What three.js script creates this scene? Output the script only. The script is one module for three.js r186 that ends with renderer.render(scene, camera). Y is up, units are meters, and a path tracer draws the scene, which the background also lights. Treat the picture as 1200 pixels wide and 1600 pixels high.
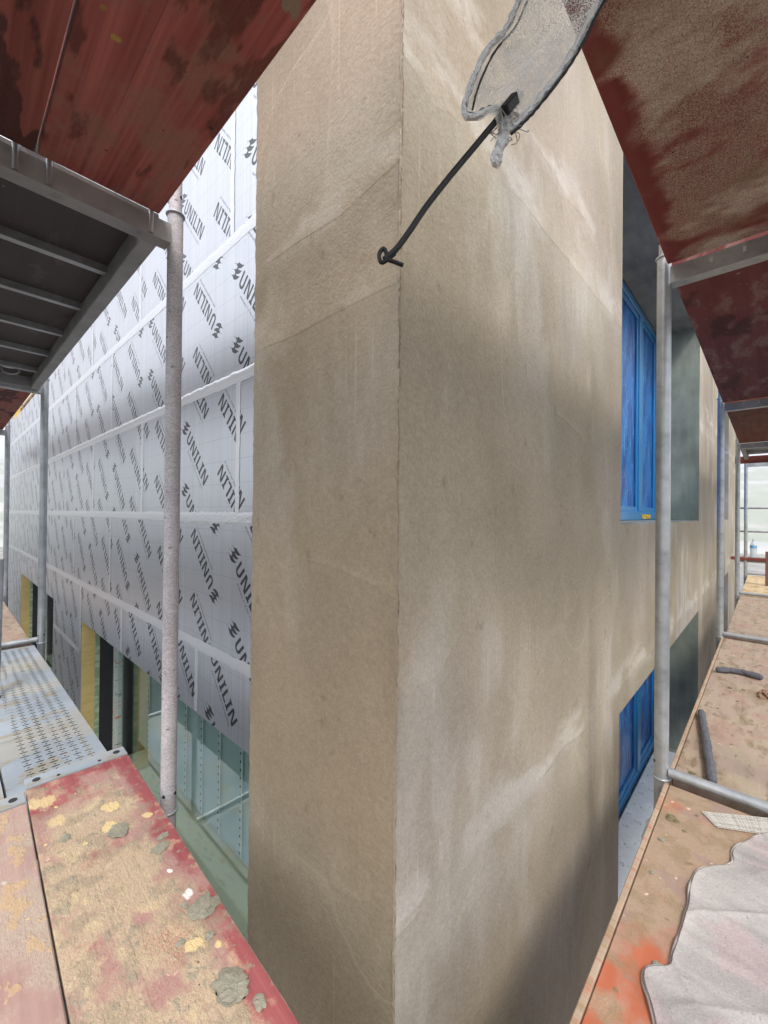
import * as THREE from 'three';
import { mergeGeometries } from 'three/addons/utils/BufferGeometryUtils.js';

// ---------------------------------------------------------------- camera, sky, sun, exposure
// Axes: X runs along the rendered wall away from the corner, -Z runs along the foil-clad wall, y is up.
const CY = 5.0;                                    // eye height above the ground: one metre above the second scaffold lift
const scene = new THREE.Scene();
const camera = new THREE.PerspectiveCamera(102.2, 0.75, 0.02, 900);
camera.position.set(0, CY, 0);
{
  const a = THREE.MathUtils.degToRad(43.0), p = 0.005;
  camera.lookAt(Math.cos(a) * Math.cos(p), CY + Math.sin(p), -Math.sin(a) * Math.cos(p));
  camera.rotateZ(0.0098);
}
const renderer = new THREE.WebGLRenderer({ antialias: true });
renderer.toneMapping = THREE.LinearToneMapping;
renderer.toneMappingExposure = 1.95;
renderer.shadowMap.enabled = true;

// seeded noise
function rng(seed) { let s = seed >>> 0; return () => { s = (s + 0x6d2b79f5) >>> 0; let t = Math.imul(s ^ (s >>> 15), 1 | s); t = (t + Math.imul(t ^ (t >>> 7), 61 | t)) ^ t; return ((t ^ (t >>> 14)) >>> 0) / 4294967296; }; }
const TAB = new Float32Array(4096); { const r = rng(77); for (let i = 0; i < 4096; i++) TAB[i] = r(); }
const hash = (x, y, s) => TAB[(Math.imul(x, 374761393) + Math.imul(y, 668265263) + Math.imul(s, 974634777) >>> 7) & 4095];
function tn(x, y, fx, fy, s) {                      // periodic value noise, x and y in 0..1 cover fx and fy cells
  x *= fx; y *= fy;
  let x0 = Math.floor(x), y0 = Math.floor(y); const tx = x - x0, ty = y - y0;
  const ux = tx * tx * (3 - 2 * tx), uy = ty * ty * (3 - 2 * ty);
  x0 = ((x0 % fx) + fx) % fx; y0 = ((y0 % fy) + fy) % fy; const x1 = (x0 + 1) % fx, y1 = (y0 + 1) % fy;
  const a = hash(x0, y0, s), b = hash(x1, y0, s), c = hash(x0, y1, s), d = hash(x1, y1, s);
  return a + (b - a) * ux + (c - a) * uy + (a - b - c + d) * ux * uy;
}
function fb(x, y, fx, fy, o, s) { let v = 0, a = 0.5, n = 0; for (let i = 0; i < o; i++) { v += a * tn(x, y, fx << i, fy << i, s + i * 13); n += a; a *= 0.55; } return v / n; }
const sm = (a, b, x) => { const t = Math.min(1, Math.max(0, (x - a) / (b - a))); return t * t * (3 - 2 * t); };
const lerp = (a, b, t) => a + (b - a) * t;

// overcast sky
{
  const w = 512, h = 256, d = new Float32Array(w * h * 4);
  for (let j = 0; j < h; j++) for (let i = 0; i < w; i++) {
    const el = (j + 0.5) / h - 0.5, k = (j * w + i) * 4, up = Math.max(0, Math.sin(el * Math.PI));
    const c = fb(i / w, j / h, 6, 8, 5, 500);
    const L = (0.6 + 0.75 * up) * (0.88 + 0.24 * c);
    d[k] = L * 0.965; d[k + 1] = L * 0.99; d[k + 2] = L * 1.045; d[k + 3] = 1;
  }
  const sky = new THREE.DataTexture(d, w, h, THREE.RGBAFormat, THREE.FloatType);
  sky.mapping = THREE.EquirectangularReflectionMapping; sky.magFilter = sky.minFilter = THREE.LinearFilter; sky.needsUpdate = true;
  scene.background = sky; scene.environment = sky;
}
const sun = new THREE.DirectionalLight(0xfff7ee, 1.4);
sun.position.set(-11, 36, 19); sun.target.position.set(2, 4, -2); sun.castShadow = true; sun.shadow.radius = 24;
sun.shadow.mapSize.set(2048, 2048);
Object.assign(sun.shadow.camera, { left: -22, right: 22, top: 22, bottom: -22, near: 1, far: 90 });
scene.add(sun, sun.target);
scene.fog = new THREE.FogExp2(0xe6eaee, 0.0035);

// ---------------------------------------------------------------- helpers
const taken = {};
const numbered = (n) => { const k = taken[n] = (taken[n] ?? -1) + 1; return k ? `${n}_${String(k).padStart(3, '0')}` : n; };
function mesh(name, geo, mat, parent) { const m = new THREE.Mesh(geo, mat); m.name = name; m.castShadow = m.receiveShadow = true; parent.add(m); return m; }
function tag(o, label, category, group) { o.userData.label = label; o.userData.category = category; if (group) o.userData.group = group; return o; }
function thing(name, label, category, pos = [0, 0, 0], group) { const g = new THREE.Group(); g.name = numbered(name); g.position.set(...pos); scene.add(g); return tag(g, label, category, group); }
function single(name, label, category, geo, mat, pos = [0, 0, 0], group) { const m = mesh(numbered(name), geo, mat, scene); m.position.set(...pos); return tag(m, label, category, group); }
function struct(name, geo, mat) { const m = mesh(name, geo, mat, scene); m.userData.kind = 'structure'; return m; }
function mUV(g) {                                    // uv in metres by the way each face points
  if (g.index) g = g.toNonIndexed();
  const p = g.attributes.position, uv = new Float32Array(p.count * 2), a = new THREE.Vector3(), b = new THREE.Vector3(), c = new THREE.Vector3(), n = new THREE.Vector3();
  for (let i = 0; i < p.count; i += 3) {
    a.fromBufferAttribute(p, i); b.fromBufferAttribute(p, i + 1); c.fromBufferAttribute(p, i + 2);
    n.copy(b).sub(a).cross(c.clone().sub(a)); const X = Math.abs(n.x), Y = Math.abs(n.y), Z = Math.abs(n.z);
    [a, b, c].forEach((q, k) => { const o = (i + k) * 2; if (X >= Y && X >= Z) { uv[o] = q.z; uv[o + 1] = q.y; } else if (Y >= Z) { uv[o] = q.z; uv[o + 1] = q.x; } else { uv[o] = q.x; uv[o + 1] = q.y; } });
  }
  g.setAttribute('uv', new THREE.BufferAttribute(uv, 2)); return g;
}
// box from minimum to maximum corner
function bx(x0, x1, y0, y1, z0, z1) { const g = new THREE.BoxGeometry(Math.abs(x1 - x0), Math.abs(y1 - y0), Math.abs(z1 - z0)); g.translate((x0 + x1) / 2, (y0 + y1) / 2, (z0 + z1) / 2); return mUV(g); }
// box with chamfered long edges
function cbx(x0, x1, y0, y1, z0, z1, c = 0.002) {
  const w = x1 - x0, h = y1 - y0, d = z1 - z0; const s = new THREE.Shape(); s.moveTo(-w / 2 + c, -h / 2 + c); s.lineTo(w / 2 - c, -h / 2 + c); s.lineTo(w / 2 - c, h / 2 - c); s.lineTo(-w / 2 + c, h / 2 - c);
  const g = new THREE.ExtrudeGeometry(s, { depth: d - 2 * c, bevelEnabled: true, bevelThickness: c, bevelSize: c, bevelSegments: 1 });
  g.translate((x0 + x1) / 2, (y0 + y1) / 2, z0 + c); g.clearGroups(); return mUV(g);
}
const V = (v, h, u) => new THREE.Vector3(v, CY + h, -u);            // (along rendered wall, height from the eye, along foil wall)
function tube(p, q, r, seg = 20) {
  const d = q.clone().sub(p), L = d.length(); const g = new THREE.CylinderGeometry(r, r, L, seg, 1);
  const uv = g.attributes.uv; for (let i = 0; i < uv.count; i++) uv.setXY(i, uv.getX(i) * r * 6.283, uv.getY(i) * L);
  g.applyQuaternion(new THREE.Quaternion().setFromUnitVectors(new THREE.Vector3(0, 1, 0), d.normalize())); g.translate((p.x + q.x) / 2, (p.y + q.y) / 2, (p.z + q.z) / 2); return g;
}
function dt(w, h, fn, srgb = true) {                 // texture from fn(x, y) -> [r, g, b] bytes
  const d = new Uint8Array(w * h * 4);
  for (let j = 0; j < h; j++) for (let i = 0; i < w; i++) { const c = fn((i + 0.5) / w, (j + 0.5) / h, i, j), k = (j * w + i) * 4; d[k] = Math.max(0, Math.min(255, c[0])); d[k + 1] = Math.max(0, Math.min(255, c[1])); d[k + 2] = Math.max(0, Math.min(255, c[2])); d[k + 3] = 255; }
  const t = new THREE.DataTexture(d, w, h); t.wrapS = t.wrapT = THREE.RepeatWrapping; t.magFilter = THREE.LinearFilter; t.minFilter = THREE.LinearMipmapLinearFilter; if (srgb) t.colorSpace = THREE.SRGBColorSpace; t.needsUpdate = true; return t;
}
const rep = (t, s, ox = 0, oy = 0) => { const c = t.clone(); c.repeat.set(1 / s, 1 / s); c.offset.set(ox, oy); c.needsUpdate = true; return c; };
const std = (o) => new THREE.MeshStandardMaterial(o);
const phys = (o) => new THREE.MeshPhysicalMaterial(o);

// ---------------------------------------------------------------- textures
// cement render: 4 m square, blotches, trowel laps at each scaffold lift, lime streaks
const WN = 2048;
const lapY = (x, k) => [0.2625, 0.018, 0.7625, 0.518, 0.325][k] + 0.012 * (tn(x, 0.3, 5, 1, 60 + k) - 0.5) + 0.006 * (tn(x, 0.7, 21, 1, 70 + k) - 0.5);
function lapStep(x, y) {                             // ridges left where one coat was drawn over another
  let r = 0;
  for (const k of [0, 2, 4]) { let d = y - lapY(x, k); d -= Math.round(d); const on = sm(0.35, 0.6, tn(x, 0.5, 7, 1, 90 + k)); r += on * (sm(-0.0012, 0.0002, d) * sm(0.03, 0.0, d)); }
  const c = fb(x, y, 5, 6, 3, 41), e = c - 0.52;     // curved edges of single trowel strokes
  r += 0.75 * sm(-0.002, 0.001, e) * sm(0.03, 0.0, e) * sm(0.5, 0.6, tn(x, y, 9, 9, 47));
  const c2 = fb(x, y, 8, 4, 3, 141), e2 = c2 - 0.55;
  r += 0.75 * sm(-0.002, 0.001, e2) * sm(0.03, 0.0, e2) * sm(0.5, 0.62, tn(x, y, 11, 7, 147));
  return Math.min(1, r);
}
const lapMap = new Float32Array(WN * WN);
for (let j = 0; j < WN; j++) for (let i = 0; i < WN; i++) lapMap[j * WN + i] = lapStep((i + 0.5) / WN, (j + 0.5) / WN);
const wallMap = dt(WN, WN, (x, y, i, j) => {
  const big = fb(x + 0.05 * tn(x, y, 4, 4, 12), y, 4, 3, 5, 1), mid = fb(x, y, 13, 11, 4, 2), vs = fb(x, y, 22, 7, 4, 3), g = tn(x, y, 900, 900, 4) - 0.5, g2 = tn(x, y, 300, 300, 5) - 0.5;
  const t = 0.5 + (big - 0.5) * 2.0 + (mid - 0.5) * 0.8 + (vs - 0.5) * 0.35;
  let r = lerp(148, 178, t), gg = lerp(137, 166, t), b = lerp(117, 147, t);
  let lime = 0.85 * sm(0.52, 0.72, fb(x, y, 12, 5, 5, 6)) * (0.5 + 0.5 * sm(0.4, 0.65, fb(x, y, 50, 9, 3, 7)));
  for (const k of [0, 2, 4]) { let d = y - lapY(x, k); d -= Math.round(d); lime = Math.max(lime, sm(0.034, 0.004, Math.abs(d - 0.012)) * sm(0.42, 0.66, fb(x, y, 18, 40, 4, 160 + k))); }
  const pink = sm(0.5, 0.7, fb(x, y, 5, 4, 3, 8));
  r = lerp(r, 206, lime * 0.52); gg = lerp(gg, 202, lime * 0.52); b = lerp(b, 194, lime * 0.52);
  b += pink * 5; r -= pink * 1;
  const drip = sm(0.86, 0.95, tn(x, y, 420, 9, 9)) * sm(0.5, 0.75, tn(x, y, 9, 11, 10)); r += drip * 13; gg += drip * 13; b += drip * 13;
  const dirt = sm(0.76, 0.84, fb(x, y, 60, 50, 4, 11)); r -= dirt * 12; gg -= dirt * 13; b -= dirt * 13;
  const L = lapMap[j * WN + i] * 8; r += L; gg += L * 0.98; b += L * 0.9;
  const n = g * 16 + g2 * 6; return [r + n, gg + n, b + n];
});
const wallBump = dt(WN, WN, (x, y, i, j) => {
  const v = 80 + lapMap[j * WN + i] * 62 + (tn(x, y, 1020, 1020, 20) - 0.5) * 46 + (tn(x, y, 36, 620, 21) - 0.5) * 15 + (fb(x, y, 14, 20, 3, 22) - 0.5) * 60; return [v, v, v];
}, false);
const wallMat = (ox, oy, color = 0xffffff) => std({ color, map: rep(wallMap, 4, ox, oy), bumpMap: rep(wallBump, 4, ox, oy), bumpScale: 0.003, roughness: 0.85 });
const mRender = wallMat(0, -CY / 4), mRenderSide = wallMat(0.63, -CY / 4 + 0.13, 0xf8f2e8);
const greyBump = dt(512, 512, (x, y) => { const v = 128 + (fb(x, y, 40, 40, 4, 30) - 0.5) * 160; return [v, v, v]; }, false);
const greyTex = dt(1024, 1024, (x, y) => { const t = fb(x, y, 4, 5, 5, 31), s = fb(x, y, 30, 6, 3, 32), g = (tn(x, y, 400, 400, 33) - 0.5) * 12; const k = 150 + (t - 0.5) * 70 + (s - 0.5) * 26 + g; return [k * 0.98, k * 1.01, k * 1.0]; });
const mReveal = std({ color: 0xe6efe0, map: rep(greyTex, 1.5), bumpMap: rep(greyBump, 0.5), bumpScale: 0.001, roughness: 0.9 });

// foil facing print
function foilTex(seed, ox, oy, flip) {
  const W = 1536, H = 768, c = document.createElement('canvas'); c.width = W; c.height = H; const g = c.getContext('2d'), r = rng(seed), M = 1280;
  g.fillStyle = 'rgb(197,200,208)'; g.fillRect(0, 0, W, H);
  for (let i = 0; i < 420; i++) { g.fillStyle = r() < 0.5 ? 'rgba(255,255,255,0.10)' : 'rgba(120,125,140,0.07)'; g.fillRect(r() * W, 0, 1 + r() * 3, H); }
  g.lineWidth = 1.4; g.strokeStyle = 'rgba(105,108,120,0.42)';
  for (let x = 0.05; x < 1.2; x += 0.1) { g.beginPath(); g.moveTo(x * M, 0); g.lineTo(x * M, H); g.stroke(); }
  for (let y = 0.05; y < 0.6; y += 0.1) { g.beginPath(); g.moveTo(0, y * M); g.lineTo(W, y * M); g.stroke(); }
  for (let a = -1; a < 4; a++) for (let b = -1; b < 3; b++) {
    g.save(); g.translate((ox + a * 0.4 + 0.2) * M, (oy + b * 0.312 + (a & 1 ? 0.06 : 0)) * M); g.rotate((49 / 180) * Math.PI + (((a & 1) ^ flip) ? Math.PI : 0)); g.scale(1.2, 1.2);
    g.fillStyle = 'rgb(64,64,70)'; g.font = 'bold 98px sans-serif'; g.textBaseline = 'alphabetic';
    const tw = g.measureText('UNILIN').width, k = 355 / tw; g.save(); g.scale(k, 1); g.fillText('UNILIN', (-tw / 2) + 44 / k, 35); g.restore();
    g.save(); g.translate(-188, 0);                  // winged mark: a spine with three swept blades on either side
    for (const s of [-1, 1]) for (let q = 0; q < 3; q++) { const yy = -30 + q * 27; g.beginPath(); g.moveTo(0, yy - 7); g.quadraticCurveTo(s * 22, yy - 8 * s, s * 44, yy - 20 * s); g.quadraticCurveTo(s * 34, yy + 6, s * 6, yy + 15); g.lineTo(0, yy + 15); g.fill(); }
    g.fillRect(-6, -38, 12, 78); g.restore();
    g.fillStyle = 'rgba(95,97,106,0.6)'; let x = -70; while (x < 200) { const w = 3 + r() * 6; g.fillRect(x, 52 + r() * 3, w, 9); x += w + 2 + (r() < 0.18 ? 7 : 0); }
    g.restore();
  }
  for (let i = 0; i < 60; i++) { g.fillStyle = `rgba(245,247,250,${0.15 + r() * 0.3})`; g.fillRect(r() * W, r() * H, 2 + r() * 10, 1 + r() * 2); }
  for (let i = 0; i < 26; i++) { g.fillStyle = `rgba(90,88,86,${0.2 + r() * 0.3})`; g.beginPath(); g.ellipse(r() * W, r() * H, 1 + r() * 4, 1 + r() * 2.5, r() * 3, 0, 6.3); g.fill(); }
  const t = new THREE.CanvasTexture(c); t.colorSpace = THREE.SRGBColorSpace; t.wrapS = t.wrapT = THREE.RepeatWrapping; return t;
}
const foilBump = dt(512, 512, (x, y) => { const v = 128 + (fb(x, y, 6, 6, 4, 36) - 0.5) * 150 + (tn(x, y, 120, 120, 37) - 0.5) * 14; return [v, v, v]; }, false);
const mFoil = [[1, 0.05, 0.1, 0], [2, 0.17, 0.22, 1], [3, -0.08, 0.17, 0], [4, 0.11, 0.02, 1]].map(([s, ox, oy, f]) => std({ map: foilTex(s, ox, oy, f), metalness: 0.72, roughness: 0.36, bumpMap: rep(foilBump, 1), bumpScale: 0.0016 }));
const crinkle = dt(512, 512, (x, y) => { const v = 128 + (Math.abs(fb(x, y, 18, 30, 4, 38) - 0.5)) * 380 + (tn(x, y, 60, 160, 39) - 0.5) * 40; return [v, v, v]; }, false);
const mTape = std({ color: new THREE.Color(0.66, 0.67, 0.71), metalness: 0.5, roughness: 0.34, bumpMap: rep(crinkle, 0.4), bumpScale: 0.0012 });
const foamTex = dt(512, 512, (x, y) => { const t = fb(x, y, 5, 20, 4, 44), g = (tn(x, y, 200, 200, 45) - 0.5) * 14; return [205 + t * 28 + g, 184 + t * 22 + g, 118 + t * 22 + g]; });
const mFoam = std({ map: rep(foamTex, 0.5), roughness: 0.95, bumpMap: rep(greyBump, 0.2), bumpScale: 0.002 });

// galvanised steel
const galvTex = dt(512, 512, (x, y) => { const t = fb(x, y, 14, 14, 3, 51), c = fb(x, y, 3, 3, 4, 52), s = sm(0.68, 0.74, fb(x, y, 20, 20, 3, 53)); const k = 186 + (t - 0.5) * 34 + (c - 0.5) * 44 - s * 10; return [k * 0.975, k, k * 1.02]; });
const mGalv = std({ map: rep(galvTex, 0.45), metalness: 0.58, roughness: 0.4, bumpMap: rep(greyBump, 0.3), bumpScale: 0.0004 });
const dustyTex = dt(512, 1024, (x, y) => { const c = fb(x, y, 5, 9, 4, 54), g = tn(x, y, 170, 340, 55), s = sm(0.77, 0.82, fb(x, y, 24, 44, 3, 56)), sp = sm(0.7, 0.8, tn(x, y, 120, 240, 57)); let k = 190 + (c - 0.5) * 44 + (g - 0.5) * 50; k = lerp(k, 112, s * 0.8); k = lerp(k, 216, sp * 0.6); return [k, k * 0.98, k * 1.0]; });
const mDusty = std({ map: rep(dustyTex, 0.6), metalness: 0.15, roughness: 0.78, bumpMap: rep(greyBump, 0.12), bumpScale: 0.0012 });
const steelTop = dt(512, 1024, (x, y) => { const c = fb(x, y, 4, 9, 4, 58), d = sm(0.5, 0.64, fb(x, y, 3, 7, 5, 59)), g = (tn(x, y, 250, 500, 61) - 0.5) * 12; let k = 170 + (c - 0.5) * 44 + g; const m = sm(0.64, 0.72, fb(x, y, 12, 26, 4, 62)); return [lerp(lerp(k * 0.95, 186, d * 0.6), 160, m * 0.6), lerp(lerp(k, 178, d * 0.6), 146, m * 0.6), lerp(lerp(k * 1.05, 162, d * 0.6), 122, m * 0.6)]; });
const mSteelDeck = std({ map: rep(steelTop, 1.1), metalness: 0.25, roughness: 0.62, bumpMap: rep(greyBump, 0.4), bumpScale: 0.001 });
const mAlu = std({ map: rep(galvTex, 0.8), color: 0xe6dedb, metalness: 0.1, roughness: 0.6 });
const mDark = std({ color: new THREE.Color(0.02, 0.02, 0.022), roughness: 0.7 });

// planks: layers of dirt over painted plywood; x runs across, y along
function plankTex(o) {
  const w = o.w ?? 512, h = o.h ?? 2048, map = new Uint8Array(w * h * 4), bm = new Uint8Array(w * h * 4), r = rng(o.seed), S = o.seed * 31;
  const spots = []; for (const q of o.spots ?? []) for (let i = 0; i < q.n; i++) spots.push({ x: r(), y: r(), r: lerp(q.r[0], q.r[1], r() ** 2), c: q.c, a: q.a ?? 1, b: q.b ?? 0, k: 1 + r() * 1.2, th: r() * 3.14, s: (r() * 900) | 0 });
  for (const q of o.at ?? []) spots.push({ k: 1.2, th: 0.5, s: 7, a: 1, b: 0, ...q });
  const A = new Float32Array(w * h * 3), B = new Float32Array(w * h);
  const fx = o.fx ?? 4, fy = o.fy ?? 20;
  for (let j = 0; j < h; j++) for (let i = 0; i < w; i++) {
    const x = (i + 0.5) / w, y = (j + 0.5) / h, k = j * w + i;
    const gr = fb(x + 0.03 * tn(x, y, 2, 5, S + 1), y, 26, 4, 3, S + 2) - 0.5, t = fb(x, y, fx, fy >> 1, 3, S + 3);
    let c0 = lerp(o.base[0][0], o.base[1][0], t) + gr * o.grain, c1 = lerp(o.base[0][1], o.base[1][1], t) + gr * o.grain * 0.8, c2 = lerp(o.base[0][2], o.base[1][2], t) + gr * o.grain * 0.8, b = 90 + gr * 60;
    for (let q = 0; q < o.layers.length; q++) {
      const l = o.layers[q]; let n = fb(x, y, l.f[0], l.f[1], l.o ?? 5, S + 50 + q * 17); if (l.bias) n += l.bias(x, y);
      const m = sm(l.t, l.t + l.s, n) * (l.a ?? 1) * (l.g ? lerp(1 - l.g, 1, sm(0.3, 0.6, tn(x, y, w >> 1, h >> 1, S + 90 + q))) : 1), v = (tn(x, y, w >> 2, h >> 2, S + 70 + q) - 0.5) * (l.v ?? 14);
      c0 = lerp(c0, l.c[0] + v, m); c1 = lerp(c1, l.c[1] + v, m); c2 = lerp(c2, l.c[2] + v, m); b += m * (l.b ?? 0) * (0.5 + tn(x, y, w >> 3, h >> 3, S + 60 + q));
    }
    A[k * 3] = c0; A[k * 3 + 1] = c1; A[k * 3 + 2] = c2; B[k] = b;
  }
  const asp = o.asp ?? 4.0;                          // metres per unit along / across, times pixel shape
  for (const s of spots) {
    const R = s.r * 1.7, i0 = Math.floor((s.x - R) * w), i1 = Math.ceil((s.x + R) * w), j0 = Math.floor((s.y - R / asp) * h), j1 = Math.ceil((s.y + R / asp) * h);
    for (let j = Math.max(0, j0); j < Math.min(h, j1); j++) for (let i = Math.max(0, i0); i < Math.min(w, i1); i++) {
      const dx = (i + 0.5) / w - s.x, dy = ((j + 0.5) / h - s.y) * asp, ex = (dx * Math.cos(s.th) + dy * Math.sin(s.th)) * s.k, ey = -dx * Math.sin(s.th) + dy * Math.cos(s.th);
      const d = Math.hypot(ex, ey) / s.r + (fb(i / w, j / h, 22, 88, 3, s.s) - 0.5) * 1.3, m = sm(1.05, 0.62, d) * s.a; if (m <= 0) continue; const k = j * w + i, v = (tn(i / w, j / h, w >> 1, h >> 1, s.s) - 0.5) * 22;
      for (let q = 0; q < 3; q++) A[k * 3 + q] = lerp(A[k * 3 + q], s.c[q] + v, m); B[k] += m * s.b;
    }
  }
  for (const c of o.cracks ?? []) for (let j = 0; j < h; j++) { const cx = c.x + 0.012 * (tn(j / h, 0.5, 6, 1, c.s) - 0.5); if (j / h < c.y0 || j / h > c.y1) continue; const i = Math.round(cx * w), k = j * w + i; for (let q = 0; q < 3; q++) A[k * 3 + q] *= 0.45; B[k] -= 60; }
  const rr = rng(o.seed + 5); for (let k = 0; k < w * h; k++) { const n = (rr() - 0.5) * 9; for (let q = 0; q < 3; q++) map[k * 4 + q] = Math.max(0, Math.min(255, A[k * 3 + q] + n)); map[k * 4 + 3] = 255; bm[k * 4] = bm[k * 4 + 1] = bm[k * 4 + 2] = Math.max(0, Math.min(255, B[k])); bm[k * 4 + 3] = 255; }
  const mk = (d, s) => { const t = new THREE.DataTexture(d, w, h); t.magFilter = THREE.LinearFilter; t.wrapS = t.wrapT = THREE.RepeatWrapping; if (s) t.colorSpace = THREE.SRGBColorSpace; t.needsUpdate = true; return t; };
  return std({ map: mk(map, true), bumpMap: mk(bm, false), bumpScale: o.bump ?? 0.004, roughness: o.rough ?? 0.85 });
}
const TAN = [196, 178, 148], MORTAR = [150, 141, 122], YEL = [214, 190, 140], WHITE = [226, 220, 215];
// plank beside the glazing: red at the wall-side edge and far end, plaster dust over the rest (x = 1 is the wall side, y = 1 the far end)
const mPlankA = plankTex({ seed: 11, base: [[140, 66, 68], [160, 88, 88]], grain: 30, bump: 0.007, asp: 8,
  layers: [
    { c: [176, 157, 142], f: [3, 20], t: 0.36, s: 0.22, a: 0.75, g: 0.3, bias: (x, y) => 0.12 - 0.3 * sm(0.76, 0.98, x) - 0.2 * sm(0.9, 1, y), b: 15 },
    { c: [186, 170, 138], f: [4, 26], t: 0.4, s: 0.24, a: 0.9, g: 0.45, bias: (x, y) => 0.1 - 0.36 * sm(0.68, 0.95, x) - 0.22 * sm(0.86, 0.97, y), b: 45 },
    { c: [148, 134, 112], f: [9, 70], t: 0.48, s: 0.24, a: 0.7, g: 0.5, bias: (x) => -0.12 * sm(0.75, 1, x), b: 30 },
    { c: [206, 186, 146], f: [9, 60], t: 0.62, s: 0.16, a: 0.6, g: 0.4, b: 25 }, { c: MORTAR, f: [14, 100], t: 0.68, s: 0.06, a: 0.7, b: 40 }],
  spots: [{ n: 16, r: [0.01, 0.04], c: MORTAR, b: 50, a: 0.8 }, { n: 60, r: [0.004, 0.02], c: [210, 176, 166], b: 25, a: 0.8 }, { n: 12, r: [0.006, 0.03], c: YEL, b: 35 }, { n: 110, r: [0.002, 0.009], c: [112, 104, 92], b: 30 }],
  at: [{ x: 0.62, y: 0.885, r: 0.09, c: YEL, b: 45, s: 5 }, { x: 0.55, y: 0.845, r: 0.09, c: YEL, b: 45, s: 9 }, { x: 0.86, y: 0.836, r: 0.05, c: YEL, b: 45, s: 19 }, { x: 0.12, y: 0.955, r: 0.15, c: YEL, b: 45, s: 29, a: 0.8 }, { x: 0.2, y: 0.9, r: 0.1, c: YEL, b: 35, s: 39, a: 0.7 }, { x: 0.83, y: 0.69, r: 0.06, c: WHITE, b: 45, s: 49 }, { x: 0.8, y: 0.73, r: 0.03, c: WHITE, b: 45, s: 50 }, { x: 0.72, y: 0.635, r: 0.07, c: YEL, b: 45, s: 59 }, { x: 0.84, y: 0.62, r: 0.04, c: YEL, b: 45, s: 69 }] });
const mPlankB = plankTex({ seed: 12, base: [[160, 124, 116], [176, 146, 136]], grain: 24, bump: 0.006, asp: 8,
  layers: [{ c: [180, 152, 140], f: [3, 20], t: 0.42, s: 0.2, a: 0.7 }, { c: [178, 164, 146], f: [4, 26], t: 0.34, s: 0.28, a: 0.85, g: 0.5, b: 40 }, { c: [190, 160, 124], f: [10, 60], t: 0.6, s: 0.06, a: 0.8, b: 40 }],
  spots: [{ n: 30, r: [0.006, 0.03], c: MORTAR, b: 50 }, { n: 14, r: [0.02, 0.07], c: YEL, b: 30 }, { n: 8, r: [0.03, 0.09], c: [196, 186, 176], b: 30, a: 0.8 }] });
// undersides
const mUnderRed = plankTex({ seed: 21, base: [[164, 82, 77], [184, 106, 97]], grain: 70, bump: 0.002, asp: 8, fx: 3, fy: 12,
  layers: [{ c: [166, 124, 108], f: [3, 14], t: 0.5, s: 0.2, a: 0.6 }, { c: [96, 54, 47], f: [6, 12], t: 0.62, s: 0.1, a: 0.6 }, { c: [150, 120, 104], f: [8, 40], t: 0.66, s: 0.07, a: 0.35, g: 0.5 }],
  spots: [{ n: 12, r: [0.01, 0.035], c: [72, 36, 32] }, { n: 24, r: [0.004, 0.012], c: [166, 130, 112] }],
  at: [{ x: 0.2, y: 0.77, r: 0.035, c: [198, 160, 84] }, { x: 0.1, y: 0.75, r: 0.03, c: [176, 130, 80], k: 2 }, { x: 0.9, y: 0.62, r: 0.085, c: [160, 140, 122], s: 61 }], cracks: [{ x: 0.36, y0: 0.3, y1: 0.86, s: 5 }] });
const mUnderRed2 = plankTex({ seed: 22, base: [[154, 78, 71], [176, 104, 93]], grain: 60, bump: 0.002, asp: 8, fx: 3, fy: 12, layers: [{ c: [150, 110, 96], f: [3, 14], t: 0.5, s: 0.16, a: 0.5 }, { c: [66, 38, 34], f: [5, 10], t: 0.58, s: 0.08, a: 0.7 }], spots: [{ n: 24, r: [0.004, 0.015], c: [166, 120, 110] }], cracks: [{ x: 0.5, y0: 0.2, y1: 0.9, s: 8 }] });
const mUnderDust = plankTex({ seed: 23, w: 1024, base: [[126, 56, 54], [148, 70, 66]], grain: 30, bump: 0.003, asp: 4.2, fx: 4, fy: 14,
  layers: [{ c: [196, 180, 164], f: [4, 14], t: 0.28, s: 0.3, a: 0.9, g: 0.85, v: 30, bias: (x) => 0.08 - 0.42 * sm(0.84, 1.0, x), b: 20 }, { c: [230, 221, 208], f: [4, 14], t: 0.4, s: 0.24, a: 0.85, g: 0.6, v: 30, bias: (x) => 0.04 - 0.4 * sm(0.82, 1.0, x), b: 20 }, { c: [150, 126, 100], f: [5, 12], t: 0.54, s: 0.2, a: 0.45, g: 0.6 }],
  spots: [{ n: 70, r: [0.002, 0.008], c: [40, 34, 32] }, { n: 60, r: [0.002, 0.008], c: [170, 150, 136] }] });
const mUnderDust2 = plankTex({ seed: 24, w: 512, h: 1024, base: [[120, 60, 58], [140, 76, 72]], grain: 34, bump: 0.002, asp: 4.2, layers: [{ c: [180, 162, 148], f: [12, 14], t: 0.48, s: 0.24, a: 0.65, g: 0.7 }, { c: [60, 30, 30], f: [6, 10], t: 0.6, s: 0.1, a: 0.5 }], spots: [{ n: 50, r: [0.004, 0.015], c: [166, 148, 136] }] });
const mUnderBrown = plankTex({ seed: 25, w: 512, h: 1024, base: [[124, 66, 46], [140, 82, 58]], grain: 30, bump: 0.002, asp: 4.2, layers: [{ c: [150, 112, 84], f: [6, 10], t: 0.55, s: 0.15, a: 0.5, g: 0.4 }] });
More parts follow.
